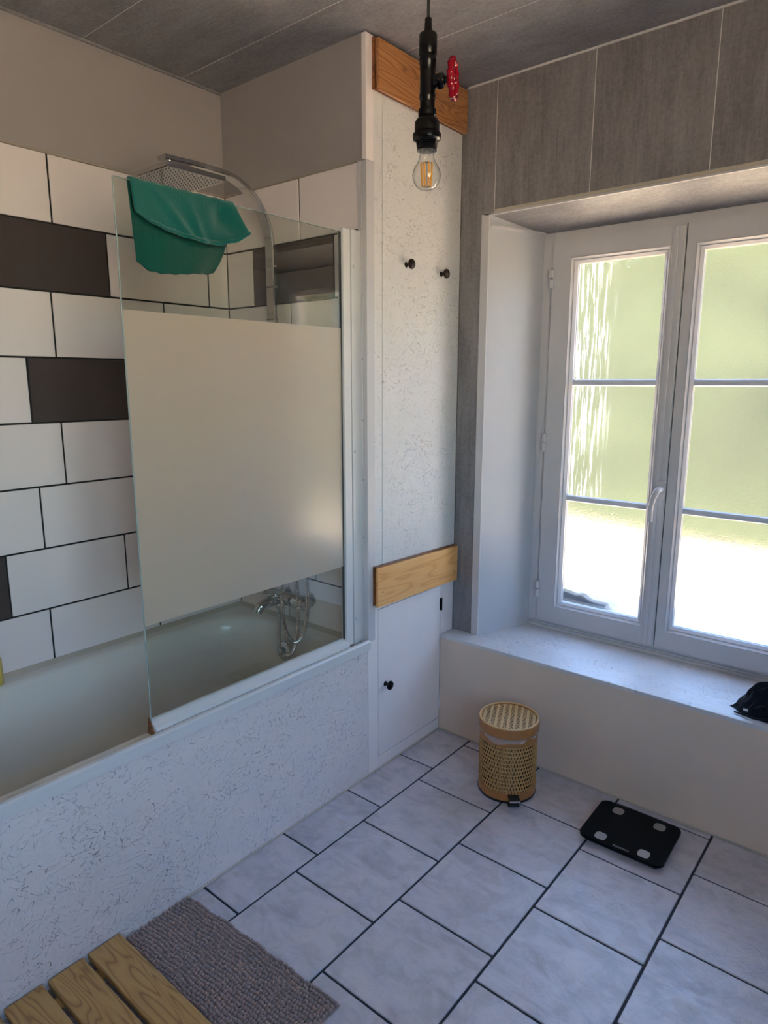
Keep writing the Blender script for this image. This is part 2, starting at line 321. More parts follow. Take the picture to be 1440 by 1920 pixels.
# ------------------------------------------------------------------ geometry helpers
class MB:
    """collects shapes, then links them as one mesh object"""
    def __init__(s): s.bm = bmesh.new()
    def _add(s, vs, fs):
        v = [s.bm.verts.new(p) for p in vs]
        for f in fs:
            try: s.bm.faces.new([v[i] for i in f])
            except ValueError: pass
        return v
    def box(s, x0, x1, y0, y1, z0, z1, bevel=0.0, seg=1):
        vs = s._add([(x, y, z) for x in (x0, x1) for y in (y0, y1) for z in (z0, z1)],
                    [(0, 1, 3, 2), (4, 6, 7, 5), (0, 4, 5, 1), (2, 3, 7, 6), (0, 2, 6, 4), (1, 5, 7, 3)])
        if bevel:
            es = {e for v in vs for e in v.link_edges}
            bmesh.ops.bevel(s.bm, geom=list(es), offset=bevel, segments=seg, profile=0.5, affect='EDGES')
        return s
    def prism(s, poly, axis, a, b):
        # poly: 2-D points in the plane of the two other axes (x,y,z order kept)
        n = len(poly)
        def P(p, c):
            q = list(p); q.insert('xyz'.index(axis), c); return tuple(q)
        s._add([P(p, a) for p in poly] + [P(p, b) for p in poly],
               [tuple(range(n)), tuple(range(2*n-1, n-1, -1))] + [(i, (i+1) % n, n+(i+1) % n, n+i) for i in range(n)])
        return s
    def lathe(s, prof, c, axis=(0, 0, 1), n=24, cap=True):
        # prof: (radius, height along axis)
        ax = Vector(axis).normalized(); t = Vector((1, 0, 0)) if abs(ax.x) < 0.9 else Vector((0, 1, 0))
        u = ax.cross(t).normalized(); v = ax.cross(u); c = Vector(c)
        vs = [c + ax*h + (u*math.cos(2*PI*i/n) + v*math.sin(2*PI*i/n))*max(r, 1e-5) for r, h in prof for i in range(n)]
        fs = [(j*n+i, j*n+(i+1) % n, (j+1)*n+(i+1) % n, (j+1)*n+i) for j in range(len(prof)-1) for i in range(n)]
        if cap: fs += [tuple(range(n-1, -1, -1)), tuple((len(prof)-1)*n+i for i in range(n))]
        s._add([tuple(p) for p in vs], fs); return s
    def tube(s, path, r, n=10, cap=True, flat=None, up=None):
        # sweep a round (or flat rectangular w,h) section along a path; r may be a list
        P = [Vector(p) for p in path]; m = len(P); vs = []; prev = None
        for i in range(m):
            t = (P[min(i+1, m-1)] - P[max(i-1, 0)]).normalized()
            if up is not None: u = Vector(up)
            elif prev is None:
                a = Vector((0, 0, 1)) if abs(t.z) < 0.9 else Vector((1, 0, 0)); u = t.cross(a)
            else: u = prev
            u = (u - t*u.dot(t)).normalized(); prev = u; v = t.cross(u)
            ri = r[i] if isinstance(r, (list, tuple)) else r
            if flat:
                a, b = flat[0]/2, flat[1]/2; ch = min(a, b)*0.35
                sec = [(a-ch, b), (-(a-ch), b), (-a, b-ch), (-a, -(b-ch)), (-(a-ch), -b), (a-ch, -b), (a, -(b-ch)), (a, b-ch)]
                vs += [P[i] + u*x + v*y for x, y in sec]
            else:
                vs += [P[i] + (u*math.cos(2*PI*k/n) + v*math.sin(2*PI*k/n))*ri for k in range(n)]
        k = 8 if flat else n
        fs = [(j*k+i, j*k+(i+1) % k, (j+1)*k+(i+1) % k, (j+1)*k+i) for j in range(m-1) for i in range(k)]
        if cap: fs += [tuple(range(k-1, -1, -1)), tuple((m-1)*k+i for i in range(k))]
        s._add([tuple(p) for p in vs], fs); return s
    def grid(s, fn, nu, nv, closed_u=False):
        vs = [tuple(fn(i/(nu if closed_u else nu-1), j/(nv-1))) for j in range(nv) for i in range(nu)]
        mu = nu if closed_u else nu-1
        s._add(vs, [(j*nu+i, j*nu+(i+1) % nu, (j+1)*nu+(i+1) % nu, (j+1)*nu+i) for j in range(nv-1) for i in range(mu)])
        return s
    def build(s, name, mat, parent=None, smooth=False, loc=None, fix=True):
        if fix: bmesh.ops.recalc_face_normals(s.bm, faces=s.bm.faces)
        me = bpy.data.meshes.new(name)
        if loc is not None: bmesh.ops.translate(s.bm, verts=s.bm.verts, vec=-Vector(loc))
        s.bm.to_mesh(me); s.bm.free()
        me.materials.append(M[mat] if isinstance(mat, str) else mat)
        if smooth:
            for p in me.polygons: p.use_smooth = True
            try: me.set_sharp_from_angle(angle=math.radians(40))
            except Exception: pass
        o = bpy.data.objects.new(name, me); COL.objects.link(o)
        if loc is not None: o.location = loc
        if parent is not None: attach(o, parent)
        return o

def attach(o, parent):
    o.parent = parent
    o.matrix_parent_inverse = world_of(parent).inverted()
def world_of(o):
    m = Matrix.LocRotScale(o.location, o.rotation_euler, o.scale)
    return m if o.parent is None else world_of(o.parent) @ o.matrix_parent_inverse @ m
def thing(name, label, cat, loc=(0, 0, 0), group=None):
    o = bpy.data.objects.new(name, None); COL.objects.link(o); o.location = loc; o.empty_display_size = 0.05
    o['label'] = label; o['category'] = cat
    if group: o['group'] = group
    return o
def tag(o, label, cat, group=None):
    o['label'] = label; o['category'] = cat
    if group: o['group'] = group
    return o
def struct(o, label=None, cat=None):
    o['kind'] = 'structure'
    if label: o['label'] = label
    if cat: o['category'] = cat
    return o
def spline(pts, per=8):
    P = [Vector(p) for p in pts]; out = []
    for i in range(len(P)-1):
        p0, p1, p2, p3 = P[max(i-1, 0)], P[i], P[i+1], P[min(i+2, len(P)-1)]
        for k in range(per):
            t = k/per
            out.append(0.5*((2*p1) + (p2-p0)*t + (2*p0-5*p1+4*p2-p3)*t*t + (3*p1-p0-3*p2+p3)*t**3))
    out.append(P[-1]); return out

# ================================================================== STRUCTURE
# ---- floor: grout bed with every tile laid on it
floor = struct(MB().box(X0-0.3, XR+0.2, YK-0.2, 1.15, -0.12, -0.004).build('floor', 'grout_floor'), 'grey marbled square floor tiles with dark grout lines', 'floor')
GAP = 0.0035
off = [0.3413, 0.555, 0.3588, 0.2711, 0.3824, 0.16, 0.41, 0.28, 0.35]
fm = {}
def floor_tile(x0, x1, y0, y1):
    key = (round(x1-x0, 4), round(y1-y0, 4))
    o = None
    if key in fm:
        o = bpy.data.objects.new('tile', fm[key]); COL.objects.link(o)
    else:
        b = MB(); b.box(0, x1-x0, 0, y1-y0, -0.008, 0, 0.0016)
        o = b.build('tile', 'floor_tile'); fm[key] = o.data
    o.location = (x0, y0, random.uniform(-0.0006, 0.0)); attach(o, floor)
for r in range(9):
    xa = 0.002 if r == 0 else 0.1577 + (r-1)*T + GAP
    xb = min(0.1577 + r*T - GAP, XR-0.002)
    if xa >= XR-0.03: break
    y = off[r]
    while y < YB: y += T
    while y > YK:
        ya, yb = max(y - T + GAP, YK+0.002), min(y - GAP, YB-0.002)
        if yb - ya > 0.02: floor_tile(xa, xb, ya, yb)
        y -= T
struct(MB().box(0.0, 0.006, -1.55, YB, 0.0, 0.005, 0.0015).build('trim_1', 'sealant'), 'beige sealant line along the foot of the bath panel', 'trim')
struct(MB().box(0.006, XR, YB-0.006, YB, 0.0, 0.006, 0.0015).build('trim_2', 'sealant'), 'beige sealant line along the foot of the window bench', 'trim')

# ---- ceiling: laminate boards running across
ceil = struct(MB().box(X0-0.3, XR+0.3, YK-0.3, 1.15, ZC+0.006, ZC+0.3).build('ceiling', 'panel_joint'), 'grey concrete-look panelled ceiling', 'ceiling')
ys = [Y2+0.003, 0.336, -0.012, -0.367, -0.722, -1.077, -1.432, -1.787, -2.142, YK]
for a, b in zip(ys[1:], ys[:-1]):
    if b > Y1:    # beside the boxed-in corner the boards stop at its face
        pass
    MB().box(X0+0.001, XR-0.001, a+0.0016, b-0.0016, ZC, ZC+0.008).build('ceiling_panel', 'panel_ceiling', ceil)
    MB().box(X0+0.001, XR-0.001, a-0.0016, a+0.0016, ZC+0.0004, ZC+0.008).build('joint_strip', 'panel_joint', ceil)
struct(MB().box(0.024, XR, Y2-0.006, Y2, ZC-0.006, ZC, 0.001).build('trim_3', 'panel_joint'), 'thin pale bead where the ceiling meets the window wall', 'trim')
struct(MB().box(X0, X0+0.008, YK, Y1, ZC-0.008, ZC, 0.001).build('trim_4', 'panel_ceiling'), 'thin grey bead where the ceiling meets the tiled wall', 'trim')

# ---- walls out of view
DY0, DY1, DZ0, DZ = -2.40, -0.98, 0.80, 2.20      # unseen clear window, added to bring more daylight into the room
b = MB().box(XR, XR+0.25, YK-0.25, DY0, 0, ZC+0.1).box(XR, XR+0.25, DY1, 1.15, 0, ZC+0.1).box(XR, XR+0.25, DY0, DY1, DZ, ZC+0.1).box(XR, XR+0.25, DY0, DY1, 0, DZ0)
struct(b.build('wall_right', 'wall_paint'), 'plain painted wall opposite the bath', 'wall')
gd = bpy.data.objects.new('window_2', None); COL.objects.link(gd); gd.location = (XR+0.1, (DY0+DY1)/2, DZ0)
struct(gd, 'white casement window with clear glass in the wall opposite the bath', 'window')
b = MB().box(XR+0.08, XR+0.14, DY0, DY0+0.05, DZ0, DZ).box(XR+0.08, XR+0.14, DY1-0.05, DY1, DZ0, DZ).box(XR+0.08, XR+0.14, DY0+0.05, DY1-0.05, DZ-0.05, DZ).box(XR+0.08, XR+0.14, DY0+0.05, DY1-0.05, DZ0, DZ0+0.05)
b.build('window_frame', 'pvc', gd)
ym_ = (DY0+DY1)/2
for ya_, yb_ in ((DY0+0.052, ym_-0.002), (ym_+0.002, DY1-0.052)):
    b = MB().box(XR+0.085, XR+0.13, ya_, ya_+0.06, DZ0+0.052, DZ-0.052).box(XR+0.085, XR+0.13, yb_-0.06, yb_, DZ0+0.052, DZ-0.052).box(XR+0.085, XR+0.13, ya_+0.06, yb_-0.06, DZ-0.112, DZ-0.052).box(XR+0.085, XR+0.13, ya_+0.06, yb_-0.06, DZ0+0.052, DZ0+0.112)
    leaf = b.build('sash', 'pvc', gd)
    MB().box(XR+0.105, XR+0.111, ya_+0.06, yb_-0.06, DZ0+0.112, DZ-0.112).build('pane', 'screen_glass', leaf)
struct(MB().box(X0-0.25, XR+0.25, YK-0.25, YK, 0, ZC+0.1).build('wall_back', 'wall_paint'), 'plain painted wall behind the viewpoint', 'wall')

# ---- tiled walls (a dark bed with each tile proud of it, painted plaster above)
ZT, TH, TW, G = 2.1158, 0.2023, 0.3978, 0.003
wl = struct(MB().box(X0-0.25, X0-0.010, YK, 1.15, 0, ZC+0.1).build('wall_left', 'wall_paint'), 'white and brown tiled wall beside the bath with painted top', 'wall')
MB().box(X0-0.012, X0-0.004, -1.8, Y1, 0.45, ZT, 0).build('grout_bed', 'grout_wall', wl)
MB().box(X0-0.012, X0-0.002, YK, Y1+0.01, ZT, ZC, 0).build('plaster', 'wall_paint', wl)
MB().prism([(X0-0.004, ZT-0.002), (X0+0.004, ZT-0.001), (X0-0.004, ZT+0.007)], 'y', -1.8, Y1).build('sealant_line', 'sealant', wl)
offL = [-0.111, 0.062, -0.135, -0.228, -0.139, -0.227, -0.349, -0.231]
darkL = {(1, 1), (3, 0), (6, 1)}
wt = {}
def wall_tile(parent, axis, a0, a1, z0, z1, dark, face):
    b = MB()
    if axis == 'y': b.box(face-0.008, face, a0, a1, z0, z1, 0.0012); c = (face, a0, z0)
    else: b.box(a0, a1, face, face+0.008, z0, z1, 0.0012); c = (a0, face, z0)
    return b.build('tile', 'tile_dark' if dark else 'tile_white', parent, loc=c)
for r in range(8):
    z1 = ZT - r*TH - G; z0 = max(ZT - (r+1)*TH + G, 0.500)
    y = offL[r]; k = 0
    ye = y
    while ye < Y1: ye += TW; k -= 1
    while ye > -1.8:
        a0, a1 = max(ye - TW + G, -1.8), min(ye - G, Y1 - 0.001)
        if a1 - a0 > 0.012: wall_tile(wl, 'y', a0, a1, z0, z1, (r, k) in darkL, X0)
        ye -= TW; k += 1
we = struct(MB().box(X0-0.02, -0.018, Y1+0.012, 0.5, 0, ZC+0.05).build('wall_end', 'wall_paint'), 'white and brown tiled end wall behind the shower arm', 'wall')
MB().box(X0-0.004, -0.0185, Y1+0.004, Y1+0.012, 0.45, ZT).build('grout_bed', 'grout_wall', we)
MB().box(X0-0.004, -0.006, Y1+0.002, Y1+0.02, ZT, ZC).build('plaster', 'wall_paint', we)
jx = [[-0.305], [-0.558, -0.144], [-0.36], [-0.52, -0.12], [-0.30], [-0.48, -0.08], [-0.26], [-0.411, -0.315]]
for r in range(8):
    z1 = ZT - r*TH - G; z0 = max(ZT - (r+1)*TH + G, 0.500)
    xs = [X0+0.003-G] + jx[r] + [-0.018+G]
    for i in range(len(xs)-1):
        wall_tile(we, 'x', xs[i]+G, xs[i+1]-G, z0, z1, (r, i) in {(1, 1)}, Y1)
MB().prism([(Y1+0.004, ZT-0.002), (Y1-0.004, ZT-0.001), (Y1+0.004, ZT+0.006)], 'x', X0, -0.01).build('sealant_line', 'sealant', we)

# ---- boxed-in corner with painted strand-board front (x = 0)
wi = struct(MB().box(-0.30, -0.016, Y1+0.02, 0.71, 0, ZC+0.05).build('wall_inner', 'white_paint'), 'boxed-in corner faced with white painted strand board', 'wall')
MB().box(-0.016, 0.0, 0.2345, Y2, 0.640, ZC-0.001, 0.001).build('panel', 'osb_wall', wi)
MB().box(-0.016, 0.0, 0.190, 0.2315, 0.640, ZC-0.001, 0.001).build('panel', 'osb_wall', wi)
MB().box(-0.018, 0.003, Y1-0.001, 0.1895, 0.520, ZT, 0.0015).build('corner_trim', 'pvc', wi)
MB().box(-0.034, -0.018, Y1-0.003, Y1-0.0005, 0.5145, ZT, 0.0008).build('corner_trim', 'pvc', wi)
MB().box(-0.018, 0.0, Y1+0.001, 0.1895, ZT, ZC-0.001, 0.001).build('corner_board', 'white_paint', wi)
MB().box(-0.016, 0.0, Y1+0.001, 0.2075, 0.0, 0.520, 0.001).build('post', 'white_paint', wi)
MB().box(-0.016, 0.0, 0.190, 0.2075, 0.520, 0.640, 0.001).build('post', 'white_paint', wi)
MB().box(-0.016, 0.0, 0.2075, 0.603, 0.0, 0.046, 0.001).build('plinth', 'white_paint', wi)
MB().box(-0.016, 0.0, 0.606, Y2, 0.0, 0.640, 0.001).build('post', 'white_paint', wi)
MB().box(-0.016, 0.0, 0.2075, 0.606, 0.630, 0.640, 0.0005).build('rail', 'white_paint', wi)
MB().box(-0.016, -0.012, 0.2315, 0.2345, 0.640, ZC-0.001).build('shadow_gap', 'pvc_dark', wi)

def knob(b, c, ax=(1, 0, 0), s=1.0):
    b.lathe([(0.010*s, 0.0), (0.0085*s, 0.002*s), (0.0062*s, 0.005*s), (0.0058*s, 0.014*s), (0.0075*s, 0.018*s), (0.0165*s, 0.0205*s), (0.0175*s, 0.0235*s), (0.0155*s, 0.0275*s), (0.009*s, 0.0300*s), (0.0, 0.0310*s)], c, ax, 20)
    return b
d1 = struct(MB().box(-0.0155, 0.0, 0.2105, 0.6030, 0.049, 0.627, 0.0012).build('door_1', 'white_paint'), 'low white access door with a black knob', 'door')
knob(MB(), (0.0, 0.250, 0.328)).build('knob', 'black_metal', d1, True)['label'] = 'round black knob'
for z in (0.547, 0.118):
    h = MB().tube([(0.003, 0.6045, z-0.026), (0.003, 0.6045, z+0.026)], 0.0045, 8)
    h.box(0.0, 0.0015, 0.597, 0.612, z-0.024, z+0.024)
    hh = h.build('hinge', 'black_metal' if z > 0.3 else 'white_paint', d1)

# ---- window wall: masonry with a splayed opening, laminate boards on its face
Yf, Ye = 0.955, 1.16       # window plane, outer face
xa, xb, xc, xd = 0.126, 0.215, 1.268, 1.357
zt0, zt1 = 2.030, 1.992
b = MB()
b.prism([(X0-0.3, 0.70), (xa-0.012, 0.70), (xb-0.012, Yf+0.006), (xb-0.003, Yf+0.012), (xb-0.003, Ye), (X0-0.3, Ye)], 'z', 0, ZC+0.3)
b.prism([(xd+0.012, 0.70), (XR+0.25, 0.70), (XR+0.25, Ye), (xc+0.003, Ye), (xc+0.003, Yf+0.012), (xc+0.012, Yf+0.006)], 'z', 0, ZC+0.3)
b.prism([(0.70, zt0+0.004), (Yf+0.01, zt1+0.003), (Ye, zt1+0.003), (Ye, ZC+0.3), (0.70, ZC+0.3)], 'x', 0.08, 1.40)
b.box(0.1, 1.4, 0.70, Ye, 0, 0.395)
ww = struct(b.build('wall_window', 'stone'), 'grey panelled window wall with a deep splayed opening', 'wall')
xj = [0.001, 0.1435, 0.500, 0.866, 1.228, 1.590, 1.952, 2.314, XR]
for i in range(len(xj)-1):
    a, c = xj[i]+0.0014, xj[i+1]-0.0014
    if i == 0: poly = [(a, ZS), (0.094, ZS), (0.094, zt0+0.006), (c, zt0+0.006), (c, ZC-0.001), (a, ZC-0.001)]
    elif xj[i+1] < xd: poly = [(a, zt0+0.006), (c, zt0+0.006), (c, ZC-0.001), (a, ZC-0.001)]
    elif xj[i] < xd: poly = [(xd+0.032, ZS), (c, ZS), (c, ZC-0.001), (a, ZC-0.001), (a, zt0+0.006), (xd+0.032, zt0+0.006)]
    else: poly = [(a, ZS), (c, ZS), (c, ZC-0.001), (a, ZC-0.001)]
    MB().prism(poly, 'y', Y2, Y2+0.008).build('wall_panel', 'panel_wall', ww)
for x in xj[1:-1]:
    MB().box(x-0.0014, x+0.0014, Y2+0.0004, Y2+0.0079, zt0+0.008 if x < xd else ZS, ZC-0.002).build('joint_strip', 'panel_joint', ww)
# opening lining
MB().prism([(xa, Y2+0.002), (xb, Yf+0.004), (xb-0.008, Yf+0.006), (xa-0.008, Y2+0.004)], 'z', ZS, zt0-0.002).build('side_lining', 'lining', ww)
MB().prism([(xd, Y2+0.002), (xc, Yf+0.004), (xc+0.008, Yf+0.006), (xd+0.008, Y2+0.004)], 'z', ZS, zt0-0.002).build('side_lining', 'lining', ww)
MB().prism([(Y2+0.002, zt0), (Yf+0.004, zt1), (Yf+0.004, zt1+0.008), (Y2+0.002, zt0+0.008)], 'x', xa-0.004, xd+0.004).build('top_lining', M['panel_ceiling'], ww)
for sx, x in ((1, xa), (-1, xd)):   # corner angle on each side of the opening
    MB().box(min(x, x-sx*0.032), max(x, x-sx*0.032), Y2-0.005, Y2+0.003, ZS, zt0+0.004, 0.001).build('corner_angle', 'pvc', ww)
# top edge: slim white angle with a strip of old adhesive above it
MB().box(xa-0.02, xd+0.02, Y2-0.005, Y2+0.004, zt0-0.003, zt0+0.004, 0.001).build('edge_angle', 'pvc', ww)
MB().box(xa+0.018, xd-0.018, Y2-0.002, Y2+0.004, zt0+0.0045, zt0+0.016, 0.001).build('adhesive_strip', 'sealant', ww)
# slim quarter bead along the lining's inner top edge on the left
MB().prism([(xa, Y2+0.01), (xb, Yf+0.002), (xb+0.012, Yf+0.002), (xa+0.012, Y2+0.01)], 'z', zt1-0.004, zt1+0.004).build('bead', 'pvc', ww)

# ---- low bench under the window
bn = struct(MB().box(0.0015, XR, YB, Y2+0.01, 0, ZS-0.014).build('wall_bench', 'bench_paint'), 'low white painted bench wall under the window', 'wall')
MB().box(0.0015, XR, YB-0.002, Yf+0.02, ZS-0.014, ZS, 0.0015).build('sill_board', 'osb_xy', bn)
MB().prism([(Yf-0.012, ZS), (Yf+0.004, ZS), (Yf+0.004, ZS+0.010)], 'x', xb, xc).build('sealant_line', 'sealant', bn)

# ---- window: white casement, two sashes, obscure glass with glazing bars
win = bpy.data.objects.new('window_1', None); COL.objects.link(win); win.location = (0.74, Yf, ZS)
struct(win, 'white double casement window with frosted glass and two glazing bars per leaf', 'window')
fo0, fo1, fz0, fz1 = xb-0.002, xc+0.002, ZS-0.002, zt1+0.002
b = MB()   # fixed frame
b.box(fo0, fo0+0.05, Yf, Yf+0.06, fz0, fz1, 0.003); b.box(fo1-0.05, fo1, Yf, Yf+0.06, fz0, fz1, 0.003)
b.box(fo0+0.045, fo1-0.045, Yf+0.0005, Yf+0.06, fz1-0.036, fz1, 0.003); b.box(fo0+0.045, fo1-0.045, Yf+0.0005, Yf+0.06, fz0, fz0+0.036, 0.003)
b.build('window_frame', 'pvc', win)
MB().box(fo0+0.004, fo1-0.004, Yf-0.012, Yf+0.001, fz0, fz0+0.014, 0.004, 2).build('sill_bead', 'pvc', win)
MB().box(fo0+0.02, fo1-0.02, Yf-0.006, Yf+0.001, fz0+0.014, fz0+0.022, 0.002, 2).build('sill_bead', 'pvc', win)
sz0, sz1 = 0.452, 1.958
def sash(x0, x1, g0, g1, gz0, gz1):
    s = MB()
    ya, yb = Yf-0.016, Yf+0.040
    # mitred box section: four trapezia with depth
    for poly in ([(x0, sz0), (x1, sz0), (g1, gz0), (g0, gz0)], [(x0, sz1), (g0, gz1), (g1, gz1), (x1, sz1)],
                 [(x0, sz0), (g0, gz0), (g0, gz1), (x0, sz1)], [(x1, sz0), (x1, sz1), (g1, gz1), (g1, gz0)]):
        s.prism(poly, 'y', ya, yb)
    so_ = s.build('sash', 'pvc', win)
    s = MB(); g = 0.0022
    s.box(x0-g, x1+g, Yf-0.0028, Yf-0.0006, sz0-g, sz0+0.01); s.box(x0-g, x1+g, Yf-0.0028, Yf-0.0006, sz1-0.01, sz1+g)
    s.box(x0-g, x0+0.01, Yf-0.0028, Yf-0.0006, sz0+0.01, sz1-0.01); s.box(x1-0.01, x1+g, Yf-0.0028, Yf-0.0006, sz0+0.01, sz1-0.01)
    s.build('seal', 'seal_grey', so_)  # thin dark outline standing in for the shadow gap round the sash
    # glazing bead: sloping inner moulding in two steps
    for (d0, d1, y0, y1, nm) in ((0.0, 0.010, ya-0.003, ya+0.010, 'bead'), (0.010, 0.020, ya+0.006, ya+0.016, 'bead')):
        s = MB()
        def ring(d, y): return [(g0+d, y, gz0+d), (g1-d, y, gz0+d), (g1-d, y, gz1-d), (g0+d, y, gz1-d)]
        r0, r1, r2 = ring(d0-0.004, y0+0.003), ring(d0, y0), ring(d1, y1)
        r3, r4 = ring(d1, y1+0.02), ring(d0-0.004, y1+0.02)
        v = s._add(r0+r1+r2+r3+r4, [(4*j+i, 4*j+(i+1) % 4, 4*((j+1) % 5)+(i+1) % 4, 4*((j+1) % 5)+i) for j in range(5) for i in range(4)])
        s.build(nm, 'pvc', so_)
    G0, G1, Z0, Z1 = g0+0.018, g1-0.018, gz0+0.018, gz1-0.018
    zm = [Z0, 0.977, 1.432, Z1]
    for i in range(3):
        MB().box(G0, G1, Yf+0.012, Yf+0.016, zm[i], zm[i+1]).build('pane', 'window_glass', so_)
    for z in zm[1:3]:
        m = MB(); m.prism([(Yf+0.0115, z-0.013), (Yf+0.004, z-0.009), (Yf+0.002, z), (Yf+0.004, z+0.009), (Yf+0.0115, z+0.013)], 'x', G0, G1)
        m.build('glazing_bar', 'muntin', so_)
    s = MB()
    for (p0, p1, q0, q1) in ((G0-0.002, G0+0.002, Z0, Z1), (G1-0.002, G1+0.002, Z0, Z1), (G0, G1, Z0-0.002, Z0+0.002), (G0, G1, Z1-0.002, Z1+0.002)):
        s.box(p0, p1, Yf+0.008, Yf+0.0118, q0, q1)
    s.build('gasket', 'pvc_dark', so_)
    return so_
sL = sash(0.262, 0.744, 0.338, 0.694, 0.522, 1.890)
sR = sash(0.748, 1.222, 0.782, 1.146, 0.522, 1.890)
# cover strips on the meeting stile
MB().box(0.699, 0.742, Yf-0.021, Yf-0.015, sz0+0.004, sz1-0.004, 0.003, 2).build('cover_strip', 'pvc', win)
MB().box(0.707, 0.722, Yf-0.025, Yf-0.020, sz0+0.004, sz1-0.004, 0.0025, 2).build('cover_strip', 'pvc', win)
hx, hz = 0.732, 1.050
hd = MB()
hd.prism([(hx+0.014*math.cos(a)*(1.0), hz+(0.022 if math.sin(a) > 0 else -0.022)+0.014*math.sin(a)) for a in [2*PI*k/24 for k in range(24)]], 'y', Yf-0.032, Yf-0.020)
hb = hd.build('handle', 'pvc', win, True); hb['label'] = 'white lever handle'
MB().tube(spline([(hx, Yf-0.03, hz+0.004), (hx, Yf-0.055, hz+0.006), (hx-0.004, Yf-0.072, hz-0.004), (hx-0.014, Yf-0.074, hz-0.035), (hx-0.020, Yf-0.070, hz-0.075), (hx-0.020, Yf-0.068, hz-0.112)], 6),
          [0.0115]*8+[0.011]*8+[0.010]*15, 12).build('lever', 'pvc', hb, True)
for z in (1.822, 1.196, 0.584):
    h = MB().tube([(0.258, Yf-0.016, z-0.034), (0.258, Yf-0.016, z-0.0015)], 0.009, 12).tube([(0.258, Yf-0.016, z+0.0025), (0.258, Yf-0.016, z+0.034)], 0.009, 12)
    h.build('hinge', 'pvc', win, True)
# weathered clump outside on the stone sill, seen through the lower left pane
b = MB()
def clump(u, v):
    a = u*2*PI; p = Vector((math.cos(a)*math.sin(v*PI/2+0.0), math.sin(a)*math.sin(v*PI/2), math.cos(v*PI/2)))
    k = 1 + 0.45*noise.noise(p*3.0)
    return (0.40 + p.x*0.13*k, 1.075 + p.y*0.030*k, 0.5155 + p.z*0.034*k*(1.0-0.7*p.x))
b.grid(clump, 28, 10, True)
tag(b.build('moss_clump', 'moss', None, True), 'dark clump of dirt behind the bottom corner of the left window pane', 'moss')
# outer stone sill
struct(MB().box(xb-0.05, xc+0.05, 1.02, 1.30, 0.36, 0.515, 0.006).build('sill_outer', 'stone'), 'pale stone sill outside the frosted window', 'sill')

# ---- outside
struct(MB().box(-30, 30, 1.16, 4.6, -0.45, -0.30).box(XR+0.25, 30, -30, 1.16, -0.45, -0.30).build('terrace', 'terrace'), 'sunlit pale gravel terrace outside the frosted window', 'ground')
struct(MB().box(-30, 30, 4.6, 60, -0.45, -0.28).build('lawn', 'lawn'), 'green lawn beyond the terrace seen blurred through the window', 'ground')
b = MB()
def hedge(u, v):
    # shaggy bank-like hedge: a slanted face, a rounded crown and a back
    x = -16 + 30*u
    h = 4.4 + 0.5*noise.noise(Vector((x*0.35, 0, 2)))
    if v < 0.7:
        t = v/0.7; y = 6.4 + 2.3*t; z = -0.3 + h*t
    else:
        t = (v-0.7)/0.3; y = 8.7 + 1.6*math.sin(t*PI/2); z = -0.3 + h*(1 + 0.08*math.sin(t*PI)) - h*max(0.0, t-0.5)*2
    n = noise.noise(Vector((x*1.3, y*1.3, z*1.3)))*0.30 + noise.noise(Vector((x*4, y*4, z*4)))*0.10
    return (x + n*0.3, y - n, z + n*0.5)
b.grid(hedge, 160, 26)
hg = b.build('hedge', 'leaf', None, True)
tag(hg, 'tall sunlit green hedge across the garden, blurred by the frosted window', 'hedge')

# ================================================================== BATH
bath = thing('bathtub', 'pale enamel bathtub built in against the tiled wall', 'bathtub', (-0.36, -0.70, 0))
def rrect(x0, x1, y0, y1, r, n=10):
    pts = []
    for cx, cy, a0 in ((x1-r, y1-r, 0), (x0+r, y1-r, PI/2), (x0+r, y0+r, PI), (x1-r, y0+r, 1.5*PI)):
        for k in range(n+1): pts.append((cx+r*math.cos(a0+k*PI/2/n), cy+r*math.sin(a0+k*PI/2/n)))
    return pts
bx0, bx1, by0, by1 = X0+0.001, -0.010, -1.55, Y1-0.001
loops = []
loops.append([(x, y, 0.44) for x, y in rrect(bx0, bx1, by0, by1, 0.004)])
loops.append([(x, y, 0.506) for x, y in rrect(bx0, bx1, by0, by1, 0.004)])
loops.append([(x, y, 0.513) for x, y in rrect(bx0+0.004, bx1-0.004, by0+0.004, by1-0.004, 0.006)])
for (dx0, dx1, dy0, dy1, rad, z) in ((0.046, 0.042, 0.09, 0.045, 0.17, 0.5125), (0.056, 0.050, 0.10, 0.055, 0.18, 0.510), (0.063, 0.056, 0.11, 0.062, 0.19, 0.500), (0.070, 0.062, 0.13, 0.068, 0.19, 0.47),
                              (0.085, 0.075, 0.20, 0.080, 0.19, 0.36), (0.100, 0.090, 0.28, 0.095, 0.18, 0.25), (0.125, 0.115, 0.34, 0.120, 0.17, 0.175), (0.18, 0.17, 0.42, 0.18, 0.14, 0.145), (0.27, 0.26, 0.6, 0.4, 0.05, 0.140)):
    loops.append([(x, y, z) for x, y in rrect(bx0+dx0, bx1-dx1, by0+dy0, by1-dy1, rad)])
b = MB(); n = len(loops[0])
b._add([p for lp in loops for p in lp], [(j*n+i, j*n+(i+1) % n, (j+1)*n+(i+1) % n, (j+1)*n+i) for j in range(len(loops)-1) for i in range(n)] + [tuple((len(loops)-1)*n+i for i in range(n))])
tub = b.build('tub', 'enamel', bath, True)
MB().prism([(X0+0.0005, 0.511), (X0+0.016, 0.512), (X0+0.0005, 0.527)], 'y', -1.55, Y1-0.001).build('sealant_line', 'sealant', bath)
MB().prism([(Y1-0.0005, 0.511), (Y1-0.016, 0.512), (Y1-0.0005, 0.527)], 'x', X0+0.001, -0.02).build('sealant_line', 'sealant', bath)
ov = MB(); oc = Vector((-0.345, 0.0645, 0.428)); oa = Vector((0.0, -1, 0.12))
